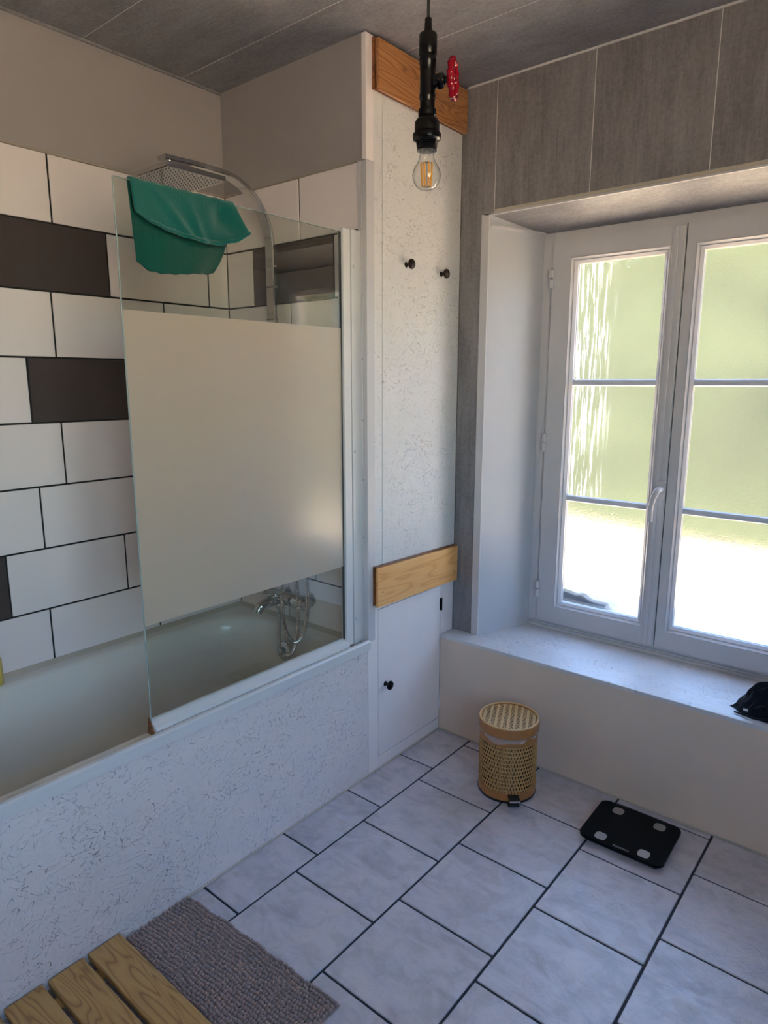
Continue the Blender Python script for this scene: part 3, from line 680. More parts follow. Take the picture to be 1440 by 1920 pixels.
ov.lathe([(0.036, 0.0), (0.036, 0.006), (0.032, 0.010), (0.014, 0.012), (0.0, 0.012)], oc, oa, 28)
ovo = ov.build('overflow', 'chrome', bath, True)
k = MB(); k.lathe([(0.016, 0.010), (0.017, 0.016), (0.013, 0.026), (0.0, 0.028)], oc, oa, 6)
k.build('overflow_knob', 'chrome', ovo)

panel = MB().box(-0.018, 0.0, -1.55, Y1-0.001, 0.0, 0.497, 0.001).build('front_panel', 'osb_yz', bath)
panel['label'] = 'white painted strand-board front panel'
struct(MB().box(X0, 0.0, -1.57, -1.551, 0.0, 0.60, 0.001).build('trim_6', 'white_paint'), 'white board closing the near end of the bath', 'trim')
b = MB()
b.prism([(-0.006, 0.5145), (-0.006, 0.529), (0.002, 0.533), (0.010, 0.532), (0.015, 0.527), (0.015, 0.498), (0.0005, 0.498), (0.0005, 0.5145)], 'y', -1.55, Y1-0.002)
struct(b.build('trim_5', 'alu_white'), 'pale rounded trim rail along the front rim of the bathtub', 'trim')

# ---- shower screen
GX = -0.034
ya, yb, za, zb, f0, f1 = -0.684, 0.066, 0.546, 1.893, 0.816, 1.602
scr = thing('shower_screen', 'glass bath screen with a frosted band and white frame', 'shower screen', (GX, 0.09, 0.52))
for (z0, z1) in ((za, f0), (f1, zb)):
    MB().box(GX-0.0025, GX+0.0025, ya, yb+0.01, z0, z1).build('glass_pane', 'screen_glass', scr)
MB().box(GX-0.0025, GX+0.0025, ya, yb+0.01, f0, f1).build('frosted_band', 'frost', scr)
MB().box(GX-0.0026, GX+0.0026, ya-0.0022, ya-0.0001, za, zb, 0.0006).build('glass_edge', 'glass_edge', scr)
MB().box(GX-0.0026, GX+0.0026, ya, yb, zb+0.0001, zb+0.0012).build('glass_edge', 'glass_edge', scr)
# wall-side frame: hinge stile, gap, wall channel
MB().box(GX-0.013, GX+0.013, yb, yb+0.034, za-0.018, zb+0.012, 0.002).build('hinge_stile', 'alu_white', scr)
MB().box(GX-0.010, GX+0.006, yb+0.034, yb+0.040, za-0.018, zb+0.004).build('hinge_gap', 'pvc_dark', scr)
wc = MB().box(GX-0.014, GX+0.012, yb+0.040, Y1-0.001, za-0.028, zb+0.014, 0.002).build('wall_channel', 'alu_white', scr)
MB().box(GX-0.003, GX+0.0034, yb-0.004, yb+0.0005, za, zb).build('gasket', 'pvc_dark', scr)
for z in (1.795, 1.205, 0.615):
    MB().lathe([(0.006, 0.0), (0.006, 0.002), (0.004, 0.004), (0.0, 0.0045)], (GX+0.012, yb+0.049, z), (1, 0, 0), 14).build('screw_cap', 'pvc', wc, True)
b = MB()
b.prism([(-0.048, 0.5145), (-0.042, 0.556), (-0.037, 0.556), (-0.012, 0.5385), (-0.009, 0.5300), (-0.009, 0.5145)], 'y', ya-0.002, yb+0.002)
sealb = b.build('bottom_seal', 'alu_white', scr)
b = MB().box(-0.012, -0.0062, ya+0.006, yb+0.06, 0.5145, 0.5225)
b.build('seal_lip', 'alu_white', scr)
MB().prism([(-0.049, 0.5145), (-0.043, 0.558), (-0.036, 0.557), (-0.022, 0.533), (-0.010, 0.5145)], 'y', ya-0.005, ya-0.0022).build('end_cap', 'wood_dark', scr)

# ---- shower column
AX, AY = -0.420, 0.118
col = thing('shower_column', 'chrome overhead shower with square head, curved flat arm and mixer', 'shower', (AX, AY, 0.55))
R = 0.205
arc = [(AX, AY, 0.70)] + [(AX, AY, z) for z in (1.0, 1.3, 1.6, 1.8, 1.895)] + \
      [(AX, AY-R+R*math.cos(t), 1.895+R*math.sin(t)) for t in [k*PI/2/14 for k in range(1, 14)]] + [(AX, AY-R, 1.895+R), (AX, -0.20, 2.100), (AX, -0.300, 2.096)]
MB().tube(arc, 0, flat=(0.042, 0.015), up=(1, 0, 0)).build('arm', 'chrome', col, True)
for z in (1.655, 1.765, 1.835):
    MB().box(AX-0.0215, AX+0.0215, AY-0.0080, AY+0.0078, z-0.0025, z+0.0025).build('joint_ring', 'nozzle', col)
for z in (1.775, 0.80):
    MB().box(AX-0.014, AX+0.014, AY+0.004, Y1, z-0.018, z+0.018, 0.002).build('wall_bracket', 'chrome', col)
HX, HY, HZ = -0.428, -0.238, 2.046
head = MB().box(HX-0.098, HX+0.098, HY-0.105, HY+0.105, HZ, HZ+0.017, 0.002).build('shower_head', 'chrome', col)
b = MB()
for i in range(12):
    for j in range(12):
        b.lathe([(0.0028, 0.0), (0.002, -0.003)], (HX-0.082+i*0.0149, HY-0.088+j*0.016, HZ+0.0005), (0, 0, 1), 6)
nz = b.build('nozzles', 'nozzle', head); nz['kind'] = 'stuff'
MB().lathe([(0.014, 0.0), (0.014, 0.010), (0.010, 0.012), (0.010, 0.040)], (AX, -0.272, HZ+0.017), (0, 0, 1), 16).build('swivel', 'chrome', col, True)
# mixer
mx = MB(); mz = 0.622; my = 0.098
mx.lathe([(0.0, 0.0), (0.020, 0.002), (0.026, 0.010), (0.026, 0.200), (0.020, 0.208), (0.0, 0.210)], (-0.455, my, mz), (1, 0, 0), 22)
mx.lathe([(0.028, 0.0), (0.028, 0.006), (0.012, 0.010), (0.012, 0.05)], (-0.415, Y1-0.001, mz), (0, -1, 0), 18)
mx.lathe([(0.028, 0.0), (0.028, 0.006), (0.012, 0.010), (0.012, 0.05)], (-0.285, Y1-0.001, mz), (0, -1, 0), 18)
mixer = mx.build('mixer_body', 'chrome', col, True)
MB().tube(spline([(-0.40, my-0.01, mz-0.005), (-0.405, my-0.05, mz-0.010), (-0.412, my-0.090, mz-0.022), (-0.414, my-0.102, mz-0.042)], 6), [0.022]*6+[0.020]*7+[0.017]*6, 14).build('spout', 'chrome', mixer, True)
MB().tube(spline([(-0.395, my-0.01, mz+0.014), (-0.398, my-0.035, mz+0.03), (-0.403, my-0.085, mz+0.040)], 5), [0.017, 0.017, 0.016, 0.014, 0.012, 0.011, 0.010, 0.009, 0.009, 0.009, 0.008], 12).build('mixer_lever', 'chrome', mixer, True)
MB().lathe([(0.012, 0.0), (0.014, 0.008), (0.014, 0.03), (0.010, 0.034)], (-0.372, my-0.03, mz-0.014), (0, 0, -1), 14).build('diverter', 'chrome', mixer, True)
def hose(pts, name='hose'):
    P = spline(pts, 26); P2 = []; rad = []
    for i, p in enumerate(P):
        P2.append(p); rad.append(0.0086 if i % 2 == 0 else 0.0066)
    return MB().tube(P2, rad, 10).build(name, 'chrome', col, True)
hose([(-0.372, 0.068, 0.578), (-0.374, 0.066, 0.52), (-0.368, 0.060, 0.455), (-0.335, 0.052, 0.420), (-0.292, 0.052, 0.436), (-0.268, 0.058, 0.50), (-0.272, 0.072, 0.60), (-0.300, 0.092, 0.72), (-0.320, 0.10, 0.84), (-0.325, 0.10, 0.95)])
hose([(-0.345, 0.070, 0.95), (-0.342, 0.062, 0.78), (-0.338, 0.054, 0.64), (-0.325, 0.050, 0.535), (-0.283, 0.052, 0.482), (-0.243, 0.060, 0.512), (-0.226, 0.074, 0.60), (-0.240, 0.088, 0.72), (-0.262, 0.095, 0.85)])
b = MB(); b.lathe([(0.010, 0.0), (0.012, 0.03), (0.011, 0.12), (0.016, 0.15), (0.036, 0.175), (0.038, 0.19), (0.0, 0.192)], (-0.262, 0.095, 0.84), (0.05, -0.25, 1), 18)
b.build('handset', 'chrome', col, True)
MB().box(-0.275, -0.25, 0.095, Y1-0.001, 0.900, 0.925, 0.003).build('handset_bracket', 'chrome', col)

# ---- teal cloth over the screen edge
def lerp(pts, t):
    t = max(0.0, min(1.0, t)); k = t*(len(pts)-1); i = min(int(k), len(pts)-2); f = k-i
    return pts[i]*(1-f) + pts[i+1]*f
ZTP = zb + 0.0045
backz = [1.724, 1.705, 1.701, 1.703, 1.705, 1.709, 1.713, 1.716, 1.722]
frontz = [1.824, 1.808, 1.798, 1.791, 1.785, 1.780, 1.782, 1.793, 1.818]
b = MB()
def cloth(u, v):
    # v: 0 back hem .. 0.5 over the edge .. 1 front hem
    top = -0.646 + 0.298*u
    if v < 0.46:
        s = 1 - v/0.46; z = ZTP - 0.003 + (lerp(backz, u) - ZTP)*s
        y = top + 0.028*(1-u)*s - 0.046*u*s**3
        x = GX - 0.0065 - 0.016*s - 0.004*math.sin(u*13+s*2)*s - 0.008*s*math.sin(u*7.0+1)
    elif v > 0.54:
        s = (v-0.54)/0.46; z = ZTP - 0.003 + (lerp(frontz, u) - ZTP)*s
        y = top + 0.004*s + 0.010*s*s*max(0, u-0.75)*4
        fold = math.exp(-((u - 0.18 - 0.33*s)/0.06)**2)*0.010*s + math.exp(-((u - 0.50 - 0.10*s)/0.05)**2)*0.011*s
        bulge = 0.040*s**0.8*max(0.0, (u-0.50)/0.5)**1.2 - 0.020*math.exp(-((u-0.84)/0.10)**2)*math.sin(PI*min(1, s*1.15))
        hem = 0.004 if s > 0.93 else 0.0
        x = GX + 0.0070 + 0.006*s + fold + bulge + hem
    else:
        a = (v-0.46)/0.08*PI; z = ZTP - 0.003 + 0.005*math.sin(a); y = top; x = GX - 0.0067*math.cos(a)
    return (x, y, z + 0.001*math.sin(u*40))
b.grid(cloth, 60, 70)
towel = b.build('cleaning_cloth', 'teal', None, True, fix=False)
sd = towel.modifiers.new('thickness', 'SOLIDIFY'); sd.thickness = 0.003; sd.offset = 0.0
tag(towel, 'teal microfibre cloth hung over the top edge of the bath screen', 'cloth')

# ================================================================== boards and hooks on the boxed-in corner
def board(label, y0, y1, z0, z1, tilt, face='wood_orange'):
    t = thing('wooden_board', label, 'board', (0.0, (y0+y1)/2, z0))
    def bar(name, mat, x0, x1, dy0, dz0, dz1, par):
        b = MB(); zs0, zs1 = z0+dz0, z1+dz1
        v = b._add([(x, y, z + tilt*(y-y0)/(y1-y0)) for x in (x0, x1) for y in (y0+dy0, y1) for z in (zs0, zs1)],
                   [(0, 1, 3, 2), (4, 6, 7, 5), (0, 4, 5, 1), (2, 3, 7, 6), (0, 2, 6, 4), (1, 5, 7, 3)])
        bmesh.ops.bevel(b.bm, geom=list(b.bm.edges), offset=0.0015, segments=2, profile=0.5, affect='EDGES')
        return b.build(name, mat, par)
    bar('back_layer', 'wood_dark', 0.0006, 0.0075, -0.0, 0.003, -0.001, t)
    bar('tongue', 'wood_dark', 0.0072, 0.0150, 0.006, 0.0055, -0.003, t)
    f = bar('front_layer', face, 0.0145, 0.0245, 0.004, 0.0, -0.006, t)
    return t, f
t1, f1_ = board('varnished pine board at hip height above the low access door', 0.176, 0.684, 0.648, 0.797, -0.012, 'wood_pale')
for (y, z) in ((0.215, 0.684), (0.212, 0.70)):
    pass
MB().lathe([(0.003, 0), (0.003, 0.0006), (0, 0.0007)], (0.0244, 0.206, 0.700), (1, 0, 0), 10).build('nail_head', 'wood_dark', f1_)
MB().lathe([(0.003, 0), (0.003, 0.0006), (0, 0.0007)], (0.0244, 0.66, 0.676), (1, 0, 0), 10).build('nail_head', 'wood_dark', f1_)
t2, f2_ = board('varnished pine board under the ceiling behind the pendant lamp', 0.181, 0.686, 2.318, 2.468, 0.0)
hk = MB(); knob(hk, (0, 0, 0))
h1 = hk.build('coat_hook', 'bronze', None, True); h1.location = (0.0, 0.361, 1.829)
tag(h1, 'dark bronze knob hook nearer the bath screen, on white strand board', 'hook', 'knob hooks on the strand board')
h2 = h1.copy(); COL.objects.link(h2); h2.location = (0.0, 0.571, 1.822)
h2['label'] = 'dark bronze knob hook nearer the window, on white strand board'

# ================================================================== pendant lamp
PX, PY = 0.613, -0.3645
S = 1/4709.0
lamp = thing('pendant_lamp', 'black pipe pendant lamp with red valve wheel and clear filament bulb', 'pendant lamp', (PX, PY, ZC))
ZB = 1.846                       # bulb centre
def zz(px): return 1.8507 + (1650-px)*1.919e-4
MB().lathe([(0.0, 0.0), (0.05, -0.001), (0.05, -0.018), (0.045, -0.024), (0.0, -0.026)], (PX, PY, ZC-0.0005), (0, 0, 1), 28).build('ceiling_rose', 'black_metal', lamp, True)
MB().tube([(PX, PY, ZC-0.02), (PX, PY, zz(190))], 0.0031, 10).build('cord', 'black_plastic', lamp, True)
pr = [(14, 175), (30, 177), (33, 190), (30, 205), (34, 222), (35, 280), (41, 284), (41, 304), (60, 308), (80, 322), (84, 335), (84, 515), (80, 522), (76, 526), (79, 540), (79, 600), (75, 606), (75, 640), (72, 650), (73, 880), (77, 886), (77, 925), (72, 932), (70, 965), (70, 1022), (84, 1030), (86, 1060), (84, 1092), (76, 1100), (80, 1108), (104, 1125), (116, 1150), (117, 1245), (124, 1252), (134, 1262), (136, 1290), (133, 1315), (112, 1325), (106, 1335), (100, 1345), (103, 1352), (97, 1360), (101, 1370), (96, 1378), (99, 1390), (93, 1398), (94, 1425), (60, 1428)]
MB().lathe([(r*S, zz(y)) for r, y in pr], (PX, PY, 0), (0, 0, 1), 28).build('pipe_body', 'black_metal', lamp, True)
va = (rgt*0.97 - Vector((fwd.x, fwd.y, 0)).normalized()*0.26).normalized()
vc = Vector((PX, PY, zz(765)))
b = MB(); b.lathe([(62*S, 60*S), (62*S, 112*S), (58*S, 116*S)], vc, va, 18)
b.lathe([(72*S, 100*S), (74*S, 105*S), (74*S, 140*S), (70*S, 148*S)], vc, va, 6)
b.lathe([(50*S, 148*S), (46*S, 160*S), (30*S, 166*S), (26*S, 215*S)], vc, va, 14)
valve = b.build('valve', 'black_metal', lamp, True)
# red hand wheel: scalloped rim, hub and spokes
b = MB(); u = va.cross(Vector((0, 0, 1))).normalized(); v = u.cross(va).normalized(); wc_ = vc + va*(242*S); RW = 148*S
NR, NT = 60, 10; vs = []; 
for i in range(NR):
    a = 2*PI*i/NR; sc_ = 1 + 0.045*math.cos(a*10); rt = 0.0058*(1+0.12*math.cos(a*10))
    for j in range(NT):
        t = 2*PI*j/NT; rad = RW*sc_ + rt*math.cos(t)
        vs.append(tuple(wc_ + (u*math.cos(a)+v*math.sin(a))*rad + va*(rt*1.15*math.sin(t))))
b._add(vs, [(i*NT+j, ((i+1) % NR)*NT+j, ((i+1) % NR)*NT+(j+1) % NT, i*NT+(j+1) % NT) for i in range(NR) for j in range(NT)])
b.lathe([(0.0095, -0.012), (0.0095, 0.002), (0.007, 0.006), (0.0, 0.007)], wc_, va, 16)
for k in range(5):
    a = 2*PI*k/5+0.3; d = u*math.cos(a)+v*math.sin(a)
    b.tube([wc_ + d*0.006 - va*0.004, wc_ + d*0.018 - va*0.002, wc_ + d*RW], [0.0042, 0.0036, 0.0042], 8)
b.build('valve_wheel', 'red_enamel', lamp, True)['label'] = 'glossy red valve hand wheel'
bp_ = [(66, 1415), (66, 1440), (70, 1480), (78, 1515), (96, 1550), (118, 1590), (132, 1630), (137, 1665), (133, 1705), (118, 1745), (95, 1778), (62, 1802), (28, 1813), (0, 1815)]
bulb = MB().lathe([(r*S, zz(y)) for r, y in bp_], (PX, PY, 0), (0, 0, 1), 36, cap=False).build('bulb', 'bulb_glass', lamp, True)
b = MB(); b.lathe([(30*S, zz(1428)), (28*S, zz(1470)), (14*S, zz(1490)), (12*S, zz(1545)), (0, zz(1548))], (PX, PY, 0), (0, 0, 1), 14)
b.build('bulb_stem', M['bulb_glass'], bulb, True)
for k in range(8):
    a = 2*PI*k/8 + 0.2; r0, r1 = 56*S, 44*S
    MB().tube([(PX+r0*math.cos(a), PY+r0*math.sin(a), zz(1545)), (PX+r1*math.cos(a), PY+r1*math.sin(a), zz(1772))], 0.0016, 8).build('filament', 'filament', bulb, True)
b = MB()
for k in range(8):
    a = 2*PI*k/8 + 0.2
    b.tube([(PX, PY, zz(1530)), (PX+56*S*math.cos(a), PY+56*S*math.sin(a), zz(1546))], 0.0005, 5)
    b.tube([(PX, PY, zz(1785)), (PX+44*S*math.cos(a), PY+44*S*math.sin(a), zz(1772))], 0.0005, 5)
b.tube([(PX, PY, zz(1530)), (PX, PY, zz(1785))], 0.0007, 5)
b.build('support_wires', 'chrome', bulb)

# ================================================================== pedal bin
BX, BY, BR = 0.432, 0.414, 0.1005
pb = thing('pedal_bin', 'round woven rattan pedal bin standing by the window bench', 'bin', (BX, BY, 0))
MB().lathe([(0.0, 0.0), (BR+0.0005, 0.0), (BR+0.002, 0.004), (BR+0.002, 0.009), (0.0, 0.009)], (BX, BY, 0.0), (0, 0, 1), 48).build('base_ring', 'black_plastic', pb, True)
MB().lathe([(BR-0.007, 0.009), (BR-0.007, 0.235)], (BX, BY, 0), (0, 0, 1), 48).build('inner_wall', 'bin_liner', pb, True)
bandl = MB().lathe([(BR-0.006, 0.009), (BR+0.001, 0.009), (BR+0.001, 0.036), (BR-0.006, 0.037)], (BX, BY, 0), (0, 0, 1), 56, cap=False).build('band', 'rattan_band', pb, True)
bandu = MB().lathe([(BR-0.006, 0.209), (BR+0.001, 0.209), (BR+0.001, 0.236), (BR-0.006, 0.236)], (BX, BY, 0), (0, 0, 1), 56, cap=False).build('band', 'rattan_band', pb, True)
b = MB(); NS, NRW = 116, 12
for i in range(NS):
    a = 2*PI*i/NS; pts = []
    for j in range(NRW*2+1):
        z = 0.034 + j*(0.178/(NRW*2)); ph = 1 if (i % 2 == 0) else -1
        rad = BR - 0.0022 + 0.0022*ph*math.cos(PI*j)*(1 if j % 2 == 0 else -1)*math.cos(PI*(j//2))
        aa = a + 0.010*math.sin(PI*j/2)*ph
        pts.append((BX+rad*math.cos(aa), BY+rad*math.sin(aa), z))
    b.tube(pts, 0, flat=(0.0036, 0.0015), up=(-math.sin(a), math.cos(a), 0), cap=False)
wv = b.build('woven_strands', 'rattan', pb); wv['kind'] = 'stuff'
b = MB()
for j in range(NRW):
    z = 0.036 + (j+0.5)*(0.176/NRW)
    b.tube([(BX+(BR-0.0030)*math.cos(2*PI*k/48), BY+(BR-0.0030)*math.sin(2*PI*k/48), z) for k in range(49)], 0.0014, 6, False)
wr = b.build('woven_rings', 'rattan_light', pb, True); wr['kind'] = 'stuff'
for k, z in ((0.15, 0.022), (1.2, 0.022), (2.3, 0.022), (-0.9, 0.022), (-1.9, 0.022), (0.3, 0.222), (-0.45, 0.222), (-2.5, 0.222), (1.5, 0.222)):
    MB().lathe([(0.0022, 0), (0.0018, 0.001), (0, 0.0012)], (BX+(BR+0.001)*math.cos(k), BY+(BR+0.001)*math.sin(k), z), (math.cos(k), math.sin(k), 0), 8).build('rivet', 'bin_liner', bandl if z < 0.1 else bandu)
# lid, tilted a touch by the liner bag
LZ = 0.242; LR = BR + 0.005
lid = MB().lathe([(LR-0.004, LZ), (LR, LZ), (LR+0.001, LZ+0.004), (LR+0.001, LZ+0.030), (LR-0.001, LZ+0.035), (LR-0.005, LZ+0.036), (LR-0.009, LZ+0.034), (LR-0.010, LZ+0.028)], (BX, BY, 0), (0, 0, 1), 56, cap=False).build('lid', 'rattan_band', pb, True)
MB().lathe([(LR-0.009, LZ+0.0335), (LR-0.006, LZ+0.0375), (LR-0.002, LZ+0.037), (LR-0.0005, LZ+0.034)], (BX, BY, 0), (0, 0, 1), 56, cap=False).build('lid_rim', 'rattan_light', lid, True)
MB().lathe([(0.0, 0.0), (LR-0.009, 0.0), (LR-0.009, 0.002), (0.0, 0.002)], (BX, BY, LZ+0.024), (0, 0, 1), 40).build('lid_inner', 'bin_liner', lid)
b = MB(); RL = LR-0.0095; d1_ = Vector((0.10, 1, 0)).normalized(); d1_ = Vector((-0.42, 0.90, 0)).normalized(); d2_ = Vector((-d1_.y, d1_.x, 0))
top = LZ+0.0305
nst = 9
for i in range(nst):
    o_ = -RL + (i+0.5)*2*RL/nst; L = math.sqrt(max(0, RL*RL-o_*o_))
    if L < 0.01: continue
    c0 = Vector((BX, BY, top)) + d2_*o_
    b.tube([c0-d1_*L, c0-d1_*L*0.4+Vector((0, 0, 0.0006)), c0+d1_*L*0.4+Vector((0, 0, 0.0006)), c0+d1_*L], 0, flat=(0.0085, 0.0018), up=d2_)
nst2 = 38
for i in range(nst2):
    o_ = -RL + (i+0.5)*2*RL/nst2; L = math.sqrt(max(0, RL*RL-o_*o_))
    if L < 0.01: continue
    dd = (d2_ + d1_*0.30).normalized()
    c0 = Vector((BX, BY, top)) + d1_*o_
    # keep the skewed strand inside the rim
    def clip(sgn):
        t = 0.0
        while (c0 - Vector((BX, BY, top)) + dd*sgn*t).length < RL and t < 0.3: t += 0.001
        return t
    ta, tb = clip(-1), clip(1); P = []
    for k in range(2*nst+1):
        t = -ta + (ta+tb)*k/(2*nst)
        P.append(c0 + dd*t + Vector((0, 0, (0.0016 if (k+i) % 2 else -0.0022))))
    b.tube(P, 0, flat=(0.0030, 0.0011), up=d1_)
lw_ = b.build('lid_weave', 'rattan_light', lid); lw_['kind'] = 'stuff'
# liner bag showing below the lid
b = MB()
def film(u, v):
    a = -2.55 + 2.9*u
    drop = 0.006 + 0.020*math.exp(-((u-0.40)/0.16)**2) + 0.008*math.exp(-((u-0.66)/0.08)**2) + 0.003*math.sin(u*23)
    r = BR + 0.0035 + 0.002*math.sin(u*41+v*5) + 0.0035*v*math.sin(u*17)**2
    return (BX + r*math.cos(a), BY + r*math.sin(a), 0.244 - drop*v)
b.grid(film, 60, 8)
fl = b.build('liner_bag', 'film', pb, True); fl['label'] = 'crumpled clear bin liner edge'
# pedal towards the viewer's right
pdir = Vector((0.66, -0.75, 0)).normalized(); pside = Vector((-pdir.y, pdir.x, 0))
def obox(b, c, hx_, hy_, hz_, bev=0.0):
    vs = b._add([tuple(Vector(c) + pdir*(sx*hx_) + pside*(sy*hy_) + Vector((0, 0, sz*hz_))) for sx in (-1, 1) for sy in (-1, 1) for sz in (-1, 1)],
           [(0, 1, 3, 2), (4, 6, 7, 5), (0, 4, 5, 1), (2, 3, 7, 6), (0, 2, 6, 4), (1, 5, 7, 3)])
    if bev: bmesh.ops.bevel(b.bm, geom=list({e for v in vs for e in v.link_edges}), offset=bev, segments=2, profile=0.5, affect='EDGES')
bc = Vector((BX, BY, 0))
b = MB(); obox(b, bc + pdir*(BR+0.013) + Vector((0, 0, 0.031)), 0.022, 0.0185, 0.003, 0.001)
ped = b.build('pedal', 'black_plastic', pb)
b = MB(); obox(b, bc + pdir*(BR+0.036) + Vector((0, 0, 0.0305)), 0.0014, 0.0185, 0.0035, 0.0006)
b.build('pedal_edge', 'chrome', ped)
b = MB(); obox(b, bc + pdir*(BR+0.006) + Vector((0, 0, 0.0045)), 0.014, 0.020, 0.004, 0.001)
b.build('pedal_foot', 'black_plastic', pb)

# ================================================================== bathroom scale
sx, sy, sa = 0.874, 0.424, 0.02
st = thing('bathroom_scale', 'black square bathroom scale with four metal pads on the floor', 'scale', (sx, sy, 0))
ca, sn = math.cos(sa), math.sin(sa)
def W2(x, y): return (sx + x*ca - y*sn, sy + x*sn + y*ca)
def plate(pts2, z0, z1, bev=0.0):
    b = MB(); b.prism([W2(*p) for p in pts2], 'z', z0, z1)
    if bev: bmesh.ops.bevel(b.bm, geom=[e for e in b.bm.edges if abs(e.verts[0].co.z-e.verts[1].co.z) < 1e-6], offset=bev, segments=2, profile=0.5, affect='EDGES')
    return b
plate(rrect(-0.130, 0.130, -0.113, 0.113, 0.026), 0.015, 0.0235, 0.0022).build('platform', 'black_glass', st)
plate(rrect(-0.120, 0.120, -0.104, 0.104, 0.024), 0.005, 0.0152, 0.001).build('underside', 'black_plastic', st)
for px in (-0.10, 0.10):
    for py in (-0.085, 0.085):
        x, y = W2(px, py); MB().lathe([(0.014, 0.0), (0.015, 0.001), (0.015, 0.006)], (x, y, 0.0002), (0, 0, 1), 18).build('foot', 'black_plastic', st)
for px in (-0.0655, 0.0680):
    for py in (-0.083, 0.076):
        plate(rrect(px-0.0175, px+0.0175, py-0.0185, py+0.0185, 0.0125, 6), 0.0234, 0.0240).build('electrode', 'electrode', st)
tc = bpy.data.curves.new('lettering', 'FONT'); tc.body = 'RENPHO'; tc.size = 0.0125; tc.align_x = 'CENTER'; tc.align_y = 'CENTER'; tc.extrude = 0.0001; tc.space_character = 1.0
tob = bpy.data.objects.new('lettering_curve', tc); COL.objects.link(tob)
bpy.context.view_layer.update()
dg = bpy.context.evaluated_depsgraph_get(); tme = bpy.data.meshes.new_from_object(tob.evaluated_get(dg)); tme.name = 'lettering'
bpy.data.objects.remove(tob); bpy.data.curves.remove(tc)
tme.materials.clear(); tme.materials.append(M['print_grey'])
lt = bpy.data.objects.new('lettering', tme); COL.objects.link(lt)
tx, ty = W2(0.004, -0.1015); lt.location = (tx, ty, 0.0236); lt.rotation_euler = (0, 0, sa); attach(lt, st); lt['label'] = 'pale grey wordmark lettering'

# ================================================================== bath mat
mt = thing('bath_mat', 'taupe chenille bath mat on the tiles, partly under the duckboard', 'bath mat', (0.29, -0.85, 0))
mx0, mx1, my0, my1 = 0.006, 0.566, -1.10, -0.634
def skew(x, y): return (x, y + 0.035*(x-mx0)/(mx1-mx0) + 0.004*math.sin(x*9))
b = MB()
b.prism([skew(x, y) for x, y in ([(mx0, my0), (mx1, my0)] + [(mx1 - (mx1-mx0)*k/12, my1) for k in range(13)])], 'z', 0.0006, 0.0045)
b.build('backing', 'mat', mt)
def ico(sub):
    bm_ = bmesh.new(); bmesh.ops.create_icosphere(bm_, subdivisions=sub, radius=1.0)
    vs = [v.co.copy() for v in bm_.verts]; fs = [tuple(v.index for v in f.verts) for f in bm_.faces]; bm_.free(); return vs, fs
iv, if_ = ico(2)
vs, fs = [], []
nx, ny = 62, 44
rnd = random.Random(3)
for j in range(ny):
    for i in range(nx):
        x = mx0 + 0.004 + (mx1-mx0-0.008)*(i+0.5*(j % 2)*0.6)/(nx-0.5) + rnd.uniform(-0.0012, 0.0012)
        y = my0 + 0.004 + (my1-my0-0.008)*j/(ny-1) + 0.0022*math.sin(i*0.5+j*0.13) + rnd.uniform(-0.001, 0.001)
        if y < -0.90 and x < 0.62 and y > my0 and y < -0.93: pass
        X, Y = skew(x, y); h = 0.0078 + rnd.uniform(-0.001, 0.0012); rx = 0.0047 + rnd.uniform(-0.0005, 0.0005); ry = 0.0050 + rnd.uniform(-0.0005, 0.0006)
        tx_, ty_ = rnd.uniform(-0.25, 0.25), rnd.uniform(-0.35, 0.15)
        if Y < -0.828: h *= 0.5
        o = len(vs)
        for p in iv: vs.append((X + p.x*rx + tx_*p.z*rx, Y + p.y*ry + ty_*p.z*ry, 0.0058 + (p.z+0.55)*h*0.62))
        fs += [(a+o, b2+o, c+o) for a, b2, c in if_]
me = bpy.data.meshes.new('chenille_tufts'); me.from_pydata(vs, [], fs); me.materials.append(M['mat'])
for p in me.polygons: p.use_smooth = True
tf = bpy.data.objects.new('chenille_tufts', me); COL.objects.link(tf); attach(tf, mt); tf['kind'] = 'stuff'

# ================================================================== duckboard
db = thing('duckboard', 'slatted wooden duckboard lying on the bath mat beside the bath panel', 'duckboard', (0.30, -1.1, 0))
yy = -0.838
for k in range(7):
    wdt = 0.0865 + random.uniform(-0.001, 0.001)
    MB().box(0.006+random.uniform(0, 0.003), 0.600, yy-wdt, yy, 0.0195, 0.0375, 0.0035, 3).build('slat', 'wood_duck', db, loc=(0.006, yy, 0.02))
    yy -= wdt + 0.0115
for x in (0.05, 0.29, 0.53):
    MB().box(x, x+0.035, yy+0.012, -0.845, 0.0135, 0.0200, 0.001).build('batten', 'wood_duck', db)

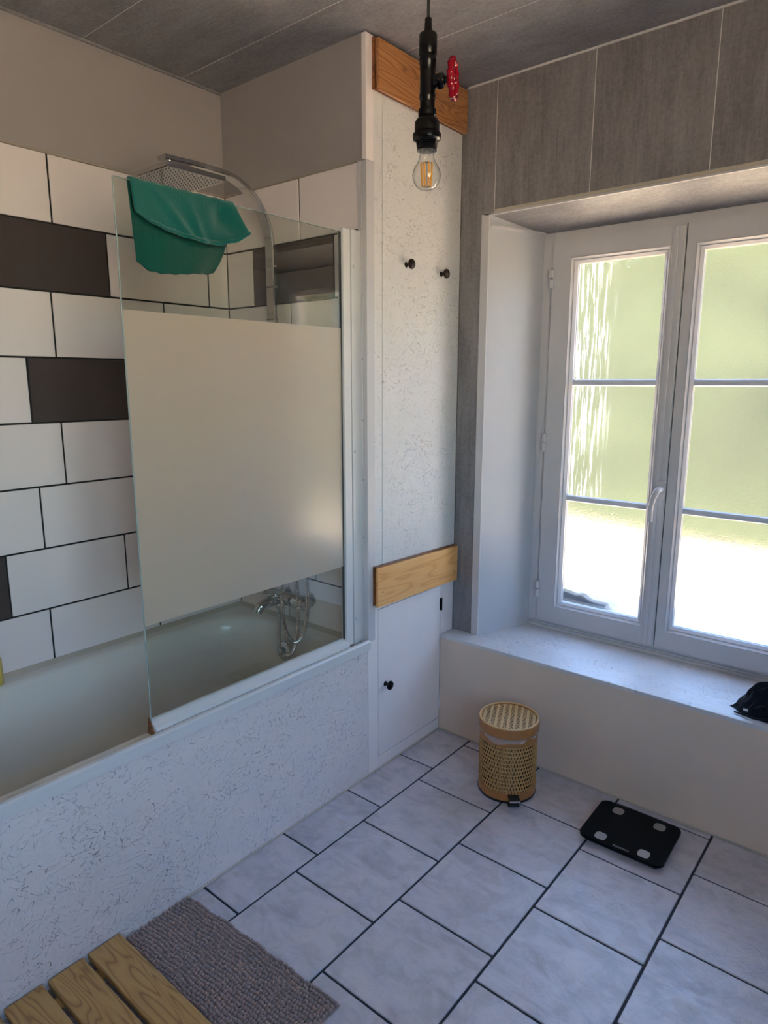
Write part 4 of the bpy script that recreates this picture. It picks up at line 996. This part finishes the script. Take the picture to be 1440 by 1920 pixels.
# ================================================================== dark bag on the sill
bagc = Vector((1.212, 0.700, ZS))
bag = thing('drawstring_bag', 'small crumpled navy fabric bag lying on the window sill', 'bag', tuple(bagc))
b = MB()
def bagf(u, v):
    a = u*2*PI; t = v
    d = Vector((math.cos(a), math.sin(a), 0))
    prof = math.sin(min(1.0, t*1.0)*PI*0.5)   # top to bottom
    rx, ry = 0.085, 0.062
    tip = max(0.0, math.cos(a-PI-0.35))**6
    k = 1 + 0.24*noise.noise(Vector((d.x*1.6, d.y*1.6, t*2.2))) + 0.16*abs(noise.noise(Vector((d.x*3.2, d.y*3.2, t*3.0)))) + 0.12*noise.noise(Vector((d.x*6, d.y*6, t*6)))
    r = prof*k
    x = d.x*rx*r*(1+0.55*tip*t); y = d.y*ry*r*(1+0.25*tip*t)
    z = 0.104*math.cos(t*PI*0.5)*(1+0.30*t*noise.noise(Vector((d.x*2.4, d.y*2.4, 7+t)))*2) + 0.006*math.sin(a*6+t*5)*math.sin(t*PI)
    return (bagc.x + x, bagc.y + y, bagc.z + max(0.0012, z))
b.grid(bagf, 64, 26, True)
bg_ = b.build('bag_body', 'navy', bag, True)
cord = spline([(1.150, 0.628, ZS+0.040), (1.175, 0.622, ZS+0.055), (1.200, 0.626, ZS+0.040), (1.185, 0.615, ZS+0.020), (1.155, 0.617, ZS+0.012), (1.120, 0.632, ZS+0.006), (1.093, 0.640, ZS+0.0045)], 6)
MB().tube(cord, 0.0028, 8).build('drawstring', 'navy', bag, True)
b = MB(); b._add([(1.1185, 0.6300, ZS+0.0285), (1.1325, 0.6245, ZS+0.0315), (1.1335, 0.6225, ZS+0.0250), (1.1195, 0.6280, ZS+0.0215)], [(0, 1, 2, 3)])
tg = b.build('care_tag', 'tag_white', bag); tg['label'] = 'small white care tag'
sd = tg.modifiers.new('thickness', 'SOLIDIFY'); sd.thickness = 0.0006

# ================================================================== bottle at the far left of the bath
bo = thing('soap_bottle', 'pale bottle with a yellow body on the bath rim at the left edge', 'bottle', (-0.672, -0.828, 0.513))
MB().lathe([(0.0, 0.0), (0.020, 0.0), (0.022, 0.004), (0.022, 0.080), (0.017, 0.092), (0.009, 0.098), (0.009, 0.104)], (-0.672, -0.828, 0.5135), (0, 0, 1), 24).build('body', 'yellow', bo, True)
MB().lathe([(0.0105, 0.104), (0.0105, 0.128), (0.0, 0.130)], (-0.672, -0.828, 0.5135), (0, 0, 1), 16).build('cap', 'pale_plastic', bo, True)
